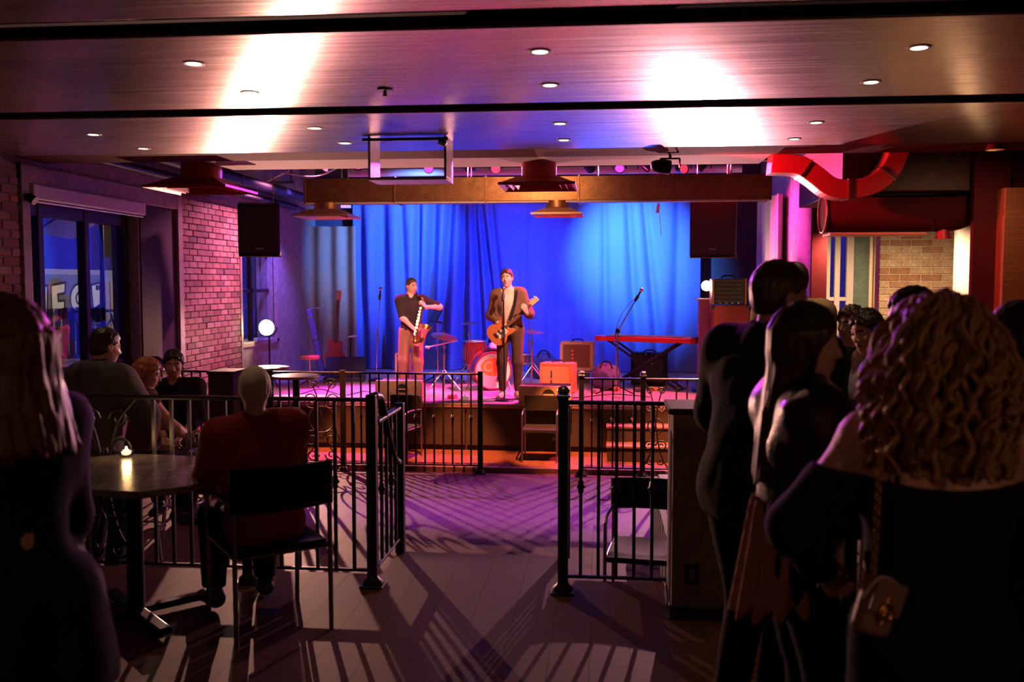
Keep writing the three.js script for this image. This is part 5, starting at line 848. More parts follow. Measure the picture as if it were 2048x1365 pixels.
// a figure in its own axes: feet level y = 0, looking along +z, its left hand on +x
function figure(name, label, at, turn, o) {
  const t = thing(name, label, 'person', at, turn), s = o.s ?? 1, sv = (p) => V(p[0] * s, p[1] * s, p[2] * s);
  const hip = sv(o.hip ?? [0, 0.94, 0]), up = V(...(o.up ?? [0, 1, 0])).normalize(), yaw = o.yaw ?? 0, fwd0 = V(Math.sin(yaw), 0, Math.cos(yaw)), fw = fwd0.clone().addScaledVector(up, -fwd0.dot(up)).normalize(), lat = up.clone().cross(fw).normalize();
  const sw = (o.sw ?? 0.185) * s, bulk = o.bulk ?? 1, on = (u, l, f) => hip.clone().addScaledVector(up, u * s).addScaledVector(lat, l * s).addScaledVector(fw, f * s);
  const chest = on(0.30, 0, 0.01), neck = on(0.51, 0, -0.005), hu = V(...(o.headUp ?? [0, 1, 0])).normalize(), hf = V(...(o.look ?? [fw.x, 0, fw.z])).normalize(), head = neck.clone().addScaledVector(hu, 0.155 * s).addScaledVector(hf, 0.012 * s);
  const sh = {}, el = {}, wr = {}, hp = {}, kn = {}, an = {};
  for (const [k, m] of [['L', 1], ['R', -1]]) {
    sh[k] = on(0.455, 0, 0).addScaledVector(lat, m * sw);
    const tg = o['wrist' + k] ? sv(o['wrist' + k]) : sh[k].clone().add(V(m * 0.07 * s, -0.52 * s, 0.06 * s));
    [el[k], wr[k]] = ik(sh[k], tg, 0.285 * s, 0.255 * s, V(...(o['pole' + k] ?? [m * 0.5, -0.3, -1])));
    hp[k] = hip.clone().addScaledVector(lat, m * 0.088 * s).addScaledVector(up, -0.02 * s);
    const at2 = o['ankle' + k] ? sv(o['ankle' + k]) : V(m * 0.11 * s, 0.085 * s, 0);
    [kn[k], an[k]] = ik(hp[k], at2, 0.44 * s, 0.415 * s, V(...(o['knee' + k] ?? [m * 0.12, 0, 1])));
  }
  const fl = { flat: [fw, 1.32] }, fl2 = { flat: [fw, 1.2] };
  const torso = (e, b = bulk) => [[hp.L.clone().lerp(hp.R, 0.25), hp.R.clone().lerp(hp.L, 0.25), (0.118 * b + e) * s, (0.118 * b + e) * s, fl2], [on(0.03, 0, 0), on(0.2, 0, 0.005), (0.142 * b + e) * s, (0.135 * b + e) * s, fl], [on(0.2, 0, 0.005), chest, (0.135 * b + e) * s, (0.152 * b + e) * s, fl], [on(0.36, 0, 0).addScaledVector(lat, sw * 0.45), on(0.36, 0, 0).addScaledVector(lat, -sw * 0.45), (0.102 * Math.sqrt(b) + e) * s, (0.102 * Math.sqrt(b) + e) * s, fl2], [sh.L.clone().lerp(neck, 0.08), neck.clone().addScaledVector(up, -0.015 * s), (0.064 + e) * s, (0.06 + e) * s], [sh.R.clone().lerp(neck, 0.08), neck.clone().addScaledVector(up, -0.015 * s), (0.064 + e) * s, (0.06 + e) * s]];
  const arm = (k, e, upto = 2, thick = 1) => { const r = []; const u = Math.min(1, upto), f = clamp(upto - 1, 0, 1); r.push([sh[k], sh[k].clone().lerp(el[k], u), (0.056 * thick + e) * s, (lerp(0.056, 0.043, u) * thick + e) * s, upto <= 1 ? { cap: 1 } : {}]); if (f > 0) r.push([el[k], el[k].clone().lerp(wr[k], f), (0.043 * thick + e) * s, (lerp(0.041, 0.029, f) * thick + e) * s, upto < 2.2 ? { cap: 1 } : {}]); return r; };
  const leg = (k, e, upto = 2, w = 1) => { const r = [[hp[k], hp[k].clone().lerp(kn[k], Math.min(1, upto)), (0.088 * bulk + e) * s, (0.058 * w + e) * s]]; if (upto > 1) r.push([kn[k], kn[k].clone().lerp(an[k], upto - 1), (0.058 * w + e) * s, (0.040 * w + e) * s, { cap: 1 }]); return r; };
  const sk = o.skin ?? [0.55, 0.33, 0.24];
  // the body: one continuous mesh with head and hands
  const body = boneMesh([...torso(0), ...arm('L', 0, 3), ...arm('R', 0, 3), ...leg('L', 0, 2), ...leg('R', 0, 2), [neck.clone().addScaledVector(up, -0.04 * s), neck.clone().addScaledVector(hu, 0.05 * s), 0.056 * s, 0.050 * s]], 0.045 * s, o.cell ?? 0.015);
  const col = (g) => { g.setAttribute('color', new THREE.BufferAttribute(new Float32Array(g.attributes.position.count * 3).map((_, i) => sk[i % 3]), 3)); return g; };
  const HM = basis(hf, hu).scale(V(s * 0.98, s * 0.98, s * 0.98)).setPosition(head);
  const hd = paintHead(headGeo.clone(), sk, o.brow ?? [0.05, 0.03, 0.02]).applyMatrix4(HM);
  const parts = [col(body), hd];
  for (const [k, m] of [['L', 1], ['R', -1]]) {
    const hk = o['hand' + k] ?? {}, dir = hk.dir ? V(...hk.dir).normalize() : wr[k].clone().sub(el[k]).normalize(), pn = V(...(hk.palm ?? [-m, 0, 0.2])), pz = pn.clone().addScaledVector(dir, -pn.dot(dir)).normalize();
    const y = dir.clone().negate(), x = y.clone().cross(pz), mir = x.clone().dot(V(...(hk.thumb ?? [0, 0.2, 1]))) < 0; const g = handGeo(hk.curl ?? 0.35, hk.spread ?? 0).clone();
    if (mir) { g.scale(-1, 1, 1); const id = g.index.array; for (let i = 0; i < id.length; i += 3) { const q = id[i]; id[i] = id[i + 1]; id[i + 1] = q; } g.computeVertexNormals(); }
    g.scale(s, s, s); g.applyMatrix4(new THREE.Matrix4().makeBasis(x, y, pz).setPosition(wr[k])); parts.push(col(g));
  }
  const bm = new THREE.Mesh(metreUV(join(parts, true)), SKIN); bm.name = 'body'; t.add(bm);
  const J = { s, hip, up, fw, lat, neck, head, chest, sh, el, wr, hp, kn, an, on, torso, arm, leg, HM, hf, hu };
  for (const [k, m] of [['L', 1], ['R', -1]]) if (!o.bare) { const a = an[k], f = V(...(o['toe' + k] ?? [fw.x + m * 0.2 * fw.z, 0, fw.z])).setY(o.toeY ?? 0).normalize(); obj('shoe', boneMesh([[a.clone().addScaledVector(f, -0.03 * s).add(V(0, -0.035 * s, 0)), a.clone().addScaledVector(f, 0.14 * s).add(V(0, -0.05 * s, 0)), 0.046 * s, 0.036 * s, { flat: [UPV, 1.1] }], [a.clone(), a.clone().add(V(0, -0.03 * s, 0)), 0.046 * s, 0.046 * s]], 0.03, 0.01, [[a.clone().add(V(0, -0.082 * s, 0)), V(0, -1, 0)]]), o.shoe ?? M([0.03, 0.022, 0.02], 0.4), t); }
  return [t, J];
}
const SKIN = M([1, 1, 1], 0.5, 0, { vertexColors: true });
const fold = (amp, f) => (d, x, y, z) => d + amp * N3(x * f, y * f * 0.6, z * f) + amp * 0.5 * N3(x * f * 2.3, y * f * 1.2, z * f * 2.3);
function top(t, J, name, mat, o = {}) {                     // shirt, sweater or jacket
  const e = o.e ?? 0.014, hem = J.on(o.hem ?? -0.04, 0, 0), nk = J.neck.clone().addScaledVector(J.up, (o.neck ?? 0.0) * J.s).addScaledVector(J.fw, 0.02 * J.s);
  const bones = [...J.torso(e, o.bulk), ...J.arm('L', e, o.sleeve ?? 2, o.thick ?? 1), ...J.arm('R', e, o.sleeve ?? 2, o.thick ?? 1), ...(o.more ?? [])];
  const open = o.open, clip = [[hem, J.up.clone().negate()]], n0 = J.neck.clone().addScaledVector(J.up, (o.neck ?? 0) * J.s - 0.01), n1 = J.head.clone(), rN = (o.rN ?? 0.062) * J.s, v1 = J.neck.clone().addScaledVector(J.up, -(o.vee ?? 0.35) * 0.20 * J.s).addScaledVector(J.fw, 0.17 * J.s), v0 = J.neck.clone().addScaledVector(J.up, 0.04 * J.s).addScaledVector(J.fw, 0.09 * J.s);
  const fo = fold(o.fold ?? 0.007, o.foldF ?? 7), lat = J.lat, fw = J.fw, h0 = J.hip, upv = J.up;
  return obj(name, boneMesh(bones, o.k ?? 0.045, o.cell ?? 0.013, clip, (d, x, y, z) => {
    d = fo(d, x, y, z);
    d = Math.max(d, -cap(x, y, z, n0.x, n0.y + 0.055 * J.s, n0.z, n1.x, n1.y, n1.z, rN, rN * 1.25), -cap(x, y, z, v0.x, v0.y, v0.z, v1.x, v1.y, v1.z, 0.05 * J.s, 0.012 * J.s));
    if (open) { const px = x - h0.x, py = y - h0.y, pz = z - h0.z, l = px * lat.x + py * lat.y + pz * lat.z, f = px * fw.x + py * fw.y + pz * fw.z, u = px * upv.x + py * upv.y + pz * upv.z; if (f > 0.02) d = Math.max(d, open * (0.4 + 0.9 * Math.abs(u - 0.18)) - Math.abs(l)); }
    return d;
  }), mat, t);
}
function bottoms(t, J, mat, o = {}) { const e = o.e ?? 0.014, u = o.upto ?? 1.93; return obj(o.name ?? 'trousers', boneMesh([[J.hp.L.clone().lerp(J.hp.R, 0.3), J.hp.R.clone().lerp(J.hp.L, 0.3), (0.12 + e) * J.s, (0.12 + e) * J.s, { flat: [J.fw, 1.15] }], [J.on(0.0, 0, 0), J.on(0.09, 0, 0), (0.138 + e) * J.s, (0.136 + e) * J.s, { flat: [J.fw, 1.3] }], ...J.leg('L', e, u, o.w ?? 1), ...J.leg('R', e, u, o.w ?? 1)], 0.03, 0.013, [[J.on(o.waist ?? 0.10, 0, 0), J.up]], fold(0.006, 9)), mat, t); }
// hair in the head's axes
function hair(t, J, mat, o = {}) {
  const P0 = [0, o.line ?? 0.062, 0.066], n = V(0, -0.64, 0.77).normalize(), th = o.th ?? 0.010, L = o.long ?? 0, nf = o.nf ?? 45, na = o.na ?? 0.006;
  const f = (x, y, z) => {
    let d = ell(x, y, z, 0, 0.036, -0.014, 0.077 + th, 0.094 + th, 0.097 + th);
    d = Math.max(d, (x - P0[0]) * n.x + (y - P0[1]) * n.y + (z - P0[2]) * n.z + 0.009 * N3(x * 38, y * 20, z * 30) + 0.05 * Math.max(0, 0.035 - Math.abs(x)) - 0.0012); if (!L) d = Math.max(d, -ell(Math.abs(x), y, z, 0.092, -0.012, 0.0, 0.032, 0.036, 0.030));
    d = smin(d, Math.max(ell(x, y, z, 0, -0.012, -0.042, 0.066 + th * 0.6, 0.066, 0.060 + th), z - (-0.026)), 0.02);
    if (L) { // falling hair: a sheet round the back and sides
      const w = (o.w ?? 0.095) + (o.flare ?? 0.02) * clamp(-y / L, 0, 1), dz = (o.dz ?? 0.075), cy = clamp(y, -L, 0.02); let s = ell(x, 0, z, 0, 0, -0.035 - 0.02 * clamp(-y / 0.3, 0, 1), w, 1, dz);
      s = Math.max(s, y - 0.03, -L - y + 0.05 * N3(x * 30, 1, z * 30), z - (o.front ?? 0.02) - 0.02 * N3(x * 9, y * 4, 3)); d = smin(d, s, 0.05);
    }
    return d + na * N3(x * nf, y * (o.sf ?? 12), z * nf) + na * 0.6 * N3(x * nf * 2.2, y * (o.sf ?? 12) * 1.6, z * nf * 2.2);
  };
  const g = surfaceNets(f, [-0.17, -L - 0.16, -0.19], [0.17, 0.17, 0.13], o.cell ?? 0.0055); g.applyMatrix4(J.HM); return obj('hair', g, mat, t);
}
const hairM = (c) => M(c, 0.45, 0, { anisotropy: 0.4 });
const cloth2 = (c, r = 0.9) => M(c, r, 0, { specularIntensity: 0.35, ...bump(T.weave, 0.0005) });
const fS = (px, py, d, floor) => (P(px, py, d).y - floor) / 1.735;
const rotY = (v, a) => v.applyAxisAngle(UPV, a);
// ---------------------------------------------------------------- saxophonist
{
  const d = 12.45, b = P(822, 600, d).setY(STAGE), s = fS(826, 556, d, STAGE);
  const [t, J] = figure('person', 'person in a black short-sleeved shirt and brown trousers playing a saxophone', b, 0.12, {
    s, sw: 0.17, up: [0.01, 1, 0.02], look: [0.62, -0.12, 0.75], wristL: [0.235, 1.30, 0.235], poleL: [1, -0.25, -0.1], wristR: [0.05, 0.985, 0.235], poleR: [-1, -0.15, -0.35],
    handL: { curl: 0.75, palm: [-0.6, -0.2, -0.4], dir: [-0.35, 0.55, 0.25], thumb: [-0.5, 0.3, 0] }, handR: { curl: 0.7, palm: [0.4, 0.3, 0.6], dir: [0.7, -0.35, 0.3], thumb: [0, 1, 0] }, ankleL: [0.10, 0.085, -0.02], ankleR: [-0.12, 0.085, 0.03], skin: [0.62, 0.36, 0.26], shoe: M([0.05, 0.03, 0.02], 0.4) });
  top(t, J, 'shirt', cloth2([0.035, 0.022, 0.022]), { sleeve: 1.0, e: 0.016, hem: -0.05, thick: 1.12, vee: 0.5 }); bottoms(t, J, cloth2([0.24, 0.12, 0.075]), { e: 0.015, w: 1.12 }); hair(t, J, hairM([0.07, 0.035, 0.02]), { th: 0.006, line: 0.075 });
  const L = (x, y, z) => V(x * s, y * s, z * s);
  const x = thing('saxophone', 'brass tenor saxophone held by the saxophonist', 'saxophone', b, 0.12), brass = M([0.72, 0.40, 0.13], 0.25, 1), mo = J.head.clone().addScaledVector(J.hf, 0.112 * s).addScaledVector(J.hu, -0.07 * s);
  const p1 = L(0.19, 1.36, 0.25), p2 = L(0.085, 0.84, 0.30);
  obj('mouthpiece', bar(mo, mo.clone().lerp(p1, 0.35), 0.008, 0.012), MT.blackPlastic, x);
  obj('neck', tube([mo.clone().lerp(p1, 0.3), mo.clone().lerp(p1, 0.7).add(V(0.02, 0.03, 0.03)), p1.clone().add(V(0.01, 0.0, 0.0)), p1.clone().lerp(p2, 0.1)], 0.012, 20, 10), brass, x);
  obj('body_tube', bar(p1, p2, 0.016, 0.036, 16), brass, x); const u = p2.clone().add(V(0.03, -0.07, 0.03)), w = L(0.20, 0.86, 0.38), bl = L(0.245, 1.02, 0.44);
  obj('bow', tube([p2, p2.clone().add(V(0, -0.045, 0.01)), u, w.clone().add(V(-0.02, -0.06, 0)), w], 0.042, 24, 14), brass, x);
  const dir = bl.clone().sub(w), g = lathe([[0.04, 0], [0.045, dir.length() * 0.35], [0.056, dir.length() * 0.7], [0.088, dir.length()], [0.084, dir.length()], [0.05, dir.length() * 0.65]], 28); g.applyQuaternion(new THREE.Quaternion().setFromUnitVectors(UPV, dir.clone().normalize())); g.translate(w.x, w.y, w.z); obj('bell', g, brass, x);
  for (let i = 0; i < 9; i++) { const c = p1.clone().lerp(p2, 0.15 + i * 0.09).add(V(-0.012, 0, 0.026)); obj('key_cup', tr(cyl(0.014 + i * 0.001, 0.014 + i * 0.001, 0.008, 0, 0, 0, 14, Math.PI / 2 - 0.3), c.x, c.y, c.z), i % 2 ? brass : MT.chrome, x); }
  obj('key_rod', [bar(p1.clone().add(V(0.02, -0.05, 0.02)), p2.clone().add(V(0.03, 0.05, 0.02)), 0.004)], brass, x);
}
// ---------------------------------------------------------------- guitarist
{
  const b = G(1021, 797, STAGE), d = -b.z, s = fS(1007, 538, d, STAGE);
  const [t, J] = figure('person', 'person in a brown jacket and pale shirt singing and playing an electric guitar', b, 0.0, {
    s, up: [-0.06, 1, 0], look: [-0.12, 0.02, 1], headUp: [-0.10, 1, 0.02], sw: 0.165, wristL: [0.235, 1.165, 0.28], poleL: [0.45, -1, -0.25], wristR: [-0.135, 1.02, 0.215], poleR: [-0.7, -0.4, -0.8], handL: { curl: 0.8, palm: [-0.5, 0.3, -0.5], dir: [-0.2, 0.55, 0.4], thumb: [-0.3, 0.2, -1] }, handR: { curl: 0.55, palm: [0.2, -0.1, -1], dir: [0.75, -0.45, 0.2], thumb: [0, 1, 0] },
    ankleL: [0.105, 0.085, 0.03], ankleR: [-0.105, 0.085, -0.02], toeL: [0.4, 0, 1], toeR: [-0.35, 0, 1], skin: [0.62, 0.37, 0.28], shoe: M([0.48, 0.33, 0.22], 0.4) });
  top(t, J, 'shirt', cloth2([0.58, 0.45, 0.36]), { sleeve: 1.9, e: 0.009, hem: -0.06, vee: 0.5 });
  top(t, J, 'jacket', cloth2([0.15, 0.075, 0.045]), { sleeve: 1.95, e: 0.020, hem: -0.13, open: 0.12, thick: 1.02, vee: 0.9 }); bottoms(t, J, cloth2([0.075, 0.036, 0.024]), { e: 0.010 }); hair(t, J, hairM([0.08, 0.035, 0.02]), { th: 0.013, line: 0.066, na: 0.009 });
  const gt = thing('electric_guitar', 'sunburst electric guitar held by the singing guitarist', 'guitar', b.clone().add(V(-0.09 * s, 0.925 * s, 0.20 * s))); const tilt = 0.72;
  const bs = new THREE.Shape(); bs.moveTo(-0.22, 0); bs.bezierCurveTo(-0.23, 0.19, -0.06, 0.2, -0.01, 0.12); bs.bezierCurveTo(0.04, 0.1, 0.1, 0.15, 0.16, 0.16); bs.bezierCurveTo(0.19, 0.12, 0.1, 0.08, 0.1, 0.03); bs.lineTo(0.1, -0.03); bs.bezierCurveTo(0.1, -0.07, 0.17, -0.09, 0.15, -0.13); bs.bezierCurveTo(0.08, -0.14, 0.03, -0.1, -0.01, -0.12); bs.bezierCurveTo(-0.06, -0.2, -0.23, -0.19, -0.22, 0);
  const R = (g) => tr(g.scale(0.86, 0.86, 1), 0, 0, 0, 0, 0, tilt);
  obj('body', R(new THREE.ExtrudeGeometry(bs, { depth: 0.034, bevelEnabled: true, bevelSize: 0.006, bevelThickness: 0.006, bevelSegments: 2 })), M([0.50, 0.13, 0.04], 0.2, 0, { clearcoat: 1 }), gt); obj('pickguard', R(box(0.17, 0.10, 0.004, -0.02, -0.03, 0.043)), M([0.62, 0.52, 0.40], 0.4), gt); obj('pickup', R(join([box(0.02, 0.075, 0.008, 0.03, 0, 0.048), box(0.02, 0.075, 0.008, -0.04, 0, 0.048)])), MT.blackPlastic, gt); obj('bridge', R(box(0.035, 0.08, 0.012, -0.11, 0, 0.046)), MT.chrome, gt);
  obj('neck', R(box(0.50, 0.045, 0.022, 0.33, 0, 0.045, 0.006)), M([0.45, 0.22, 0.10], 0.4), gt); obj('fretboard', R(box(0.50, 0.044, 0.005, 0.33, 0, 0.058)), M([0.14, 0.06, 0.03], 0.4), gt); obj('headstock', R(box(0.15, 0.075, 0.016, 0.64, 0.012, 0.042, 0.006)), M([0.55, 0.30, 0.14], 0.35), gt); obj('tuner', [0, 1, 2, 3, 4, 5].map((i) => R(cyl(0.008, 0.008, 0.02, 0.585 + i * 0.022, 0.055, 0.042, 8))), MT.chrome, gt);
  obj('string_set', [-2.5, -1.5, -0.5, 0.5, 1.5, 2.5].map((i) => R(bar(V(-0.11, i * 0.009, 0.056), V(0.58, i * 0.007, 0.064), 0.0008, 0.0008, 4))), MT.chrome, gt);
  const o = gt.position.clone().sub(b); obj('strap', tube([V(0.10, 0.12, 0.0), J.on(0.35, 0.10, 0.155).sub(o), J.on(0.50, 0.12, 0.055).sub(o), J.on(0.48, 0.06, -0.13).sub(o), J.on(0.2, -0.14, -0.15).sub(o), J.on(0.02, -0.2, 0.02).sub(o), V(-0.17, -0.15, 0.0)], 0.018, 50, 8), MT.blackVinyl, gt);
}
// ---------------------------------------------------------------- man in the red sweater, seated
{
  const b = c0.position.clone().setY(0), tn = c0.rotation.y;
  const [t, J] = figure('person', 'person with short white hair in a red sweater sitting at the marble-topped table', [b.x - 0.03, 0, b.z], tn, {
    s: 0.96, hip: [0, 0.555, -0.06], up: [0.06, 1, 0.06], look: [-0.35, -0.03, 1], bulk: 1.16, sw: 0.185, wristL: [0.14, 0.70, 0.36], wristR: [-0.15, 0.68, 0.34], poleL: [0.6, -1, -0.4], poleR: [-0.6, -1, -0.4], ankleL: [0.16, 0.09, 0.34], ankleR: [-0.14, 0.09, 0.40], kneeL: [0.1, 1, 1], kneeR: [-0.1, 1, 1], skin: [0.55, 0.34, 0.26] });
  top(t, J, 'sweater', M([0.24, 0.010, 0.014], 0.9, 0, bump(T.knit, 0.0015)), { e: 0.024, hem: -0.10, thick: 1.25, fold: 0.010, bulk: 1.18, neck: -0.02, cell: 0.012, vee: 0.1 }); top(t, J, 'shirt', cloth2([0.55, 0.42, 0.36]), { e: 0.012, hem: 0.30, sleeve: 0.3, neck: 0.035, vee: 0.2, bulk: 1.1 });
  bottoms(t, J, cloth2([0.02, 0.018, 0.02]), { e: 0.016, w: 1.15, waist: 0.06 }); hair(t, J, M([0.58, 0.50, 0.42], 0.7), { th: 0.005, line: 0.082, na: 0.004 });
  obj('collar', boneMesh([[J.neck.clone().addScaledVector(J.lat, 0.03), J.neck.clone().addScaledVector(J.lat, -0.03), 0.062, 0.062]], 0.02, 0.008, [[J.neck.clone().addScaledVector(J.up, 0.035), J.up], [J.neck.clone().addScaledVector(J.up, -0.03), J.up.clone().negate()]]), cloth2([0.60, 0.47, 0.40]), t);
}
// ---------------------------------------------------------------- guests behind the near railing
{
  let d = 6.15, p = P(186, 600, d).setY(LOW), s = fS(180, 655, d, LOW);
  let [t, J] = figure('person', 'person in a grey hooded sweatshirt standing behind the near railing, back turned', p, Math.PI - 0.45, { s, up: [0, 1, 0.10], look: [-0.12, -0.2, 1], headUp: [0, 1, 0.16], wristL: [0.12, 1.10, 0.30], wristR: [-0.12, 1.10, 0.32], poleL: [1, -0.5, -0.3], poleR: [-1, -0.5, -0.3], sw: 0.20, skin: [0.5, 0.28, 0.2] });
  const hood = [[J.neck.clone().addScaledVector(J.fw, -0.06).addScaledVector(J.lat, 0.07), J.neck.clone().addScaledVector(J.fw, -0.06).addScaledVector(J.lat, -0.07), 0.055, 0.055], [J.neck.clone().addScaledVector(J.fw, -0.09), J.neck.clone().addScaledVector(J.fw, -0.11).addScaledVector(J.up, -0.10), 0.06, 0.05]];
  top(t, J, 'hooded_sweatshirt', cloth2([0.13, 0.125, 0.13]), { e: 0.032, thick: 1.3, fold: 0.012, more: hood, hem: -0.12, neck: 0.02 }); bottoms(t, J, cloth2([0.03, 0.03, 0.04])); hair(t, J, hairM([0.035, 0.018, 0.012]), { th: 0.008 });

  d = 6.75; p = P(268, 600, d).setY(LOW); s = 0.97;
  const seat = (x, z, lab) => { const o = scene.getObjectByName('bar_stool'); dup(o, [x, LOW, z], 0.5, lab); };
  [t, J] = figure('person', 'person with reddish hair and bare arms leaning over beside the hooded guest', p, Math.PI - 0.9, { s, hip: [0, 0.84, 0], up: [0, 1, 0.16], look: [-0.2, -0.3, 1], sw: 0.165, wristL: [0.05, 0.98, 0.42], wristR: [-0.14, 0.94, 0.44], poleL: [1, -0.6, -0.2], poleR: [-1, -0.7, 0], ankleL: [0.09, 0.34, 0.32], ankleR: [-0.09, 0.34, 0.34], kneeL: [0.1, 1, 1], kneeR: [-0.1, 1, 1], skin: [0.58, 0.32, 0.23] });
  top(t, J, 'tank_top', cloth2([0.12, 0.05, 0.05]), { sleeve: 0.12, e: 0.012, hem: -0.08, neck: -0.05 }); bottoms(t, J, cloth2([0.02, 0.02, 0.03])); hair(t, J, hairM([0.30, 0.085, 0.03]), { long: 0.17, th: 0.016, front: 0.0, w: 0.085 }); seat(p.x, p.z, 'red-cushioned bar stool under the reddish-haired guest');

  d = 7.6; p = P(352, 600, d).setY(LOW); s = 0.98;
  [t, J] = figure('person', 'person with dark hair and a black shirt facing the room, seated by the far railing', p, 0.25, { s, hip: [0, 0.82, 0], up: [-0.05, 1, 0.06], look: [0.15, -0.12, 1], wristL: [0.10, 0.92, 0.38], wristR: [-0.04, 0.90, 0.40], poleL: [1, -0.5, -0.1], poleR: [-1, -0.5, -0.1], ankleL: [0.12, 0.34, 0.32], ankleR: [-0.10, 0.34, 0.36], kneeL: [0.2, 1, 1], kneeR: [-0.2, 1, 1], handL: { curl: 0.6, palm: [0, -1, 0.2], thumb: [-1, 0, 0] }, handR: { curl: 0.5, palm: [0, -1, 0.2], thumb: [1, 0, 0] }, skin: [0.55, 0.29, 0.21] });
  top(t, J, 'shirt', cloth2([0.020, 0.014, 0.016]), { e: 0.018, sleeve: 1.6, thick: 1.15 }); bottoms(t, J, cloth2([0.06, 0.05, 0.07]), { w: 1.1 }); hair(t, J, hairM([0.025, 0.014, 0.010]), { th: 0.014, na: 0.009 }); seat(p.x, p.z, 'red-cushioned bar stool under the guest in the black shirt');

  d = 8.45; p = P(296, 600, d).setY(LOW); s = 0.94;
  [t, J] = figure('person', 'person with a dark cap bending forward between the other window guests', p, 0.9, { s, hip: [0, 0.76, 0], up: [0, 1, 0.22], look: [0.4, -0.45, 1], wristL: [0.10, 0.86, 0.42], wristR: [-0.10, 0.86, 0.42], ankleL: [0.12, 0.30, 0.30], ankleR: [-0.10, 0.30, 0.32], kneeL: [0.2, 1, 1], kneeR: [-0.2, 1, 1], skin: [0.55, 0.29, 0.21] });
  top(t, J, 'shirt', cloth2([0.25, 0.11, 0.10]), { e: 0.018, sleeve: 0.9 }); bottoms(t, J, cloth2([0.03, 0.03, 0.04])); hair(t, J, hairM([0.02, 0.018, 0.025]), { th: 0.014 }); seat(p.x, p.z, 'red-cushioned bar stool under the guest in the dark cap');
}
// ---------------------------------------------------------------- woman at the left edge
{
  const d = 2.15, p = P(6, 600, d).setY(0), s = fS(18, 600, d, 0);
  const [t, J] = figure('person', 'person with long auburn hair in dark clothes standing close by', p, -Math.PI / 2 - 0.35, { s, look: [0.0, -0.05, 1], sw: 0.16, wristL: [0.16, 1.0, 0.26], wristR: [-0.14, 1.0, 0.26], poleL: [0.3, -1, -0.3], poleR: [-0.3, -1, -0.3], skin: [0.5, 0.3, 0.22] });
  top(t, J, 'coat', cloth2([0.012, 0.010, 0.011]), { e: 0.018, bulk: 0.9, thick: 1.05, hem: -0.28, fold: 0.01, more: [[J.hp.L, J.hp.L.clone().add(V(0.02, -0.22, 0)), 0.15, 0.16], [J.hp.R, J.hp.R.clone().add(V(-0.02, -0.22, 0)), 0.15, 0.16]] }); bottoms(t, J, cloth2([0.01, 0.01, 0.012])); hair(t, J, hairM([0.10, 0.030, 0.014]), { long: 0.27, th: 0.022, w: 0.108, dz: 0.095, flare: 0.05, na: 0.009, sf: 7, front: 0.03 });
}
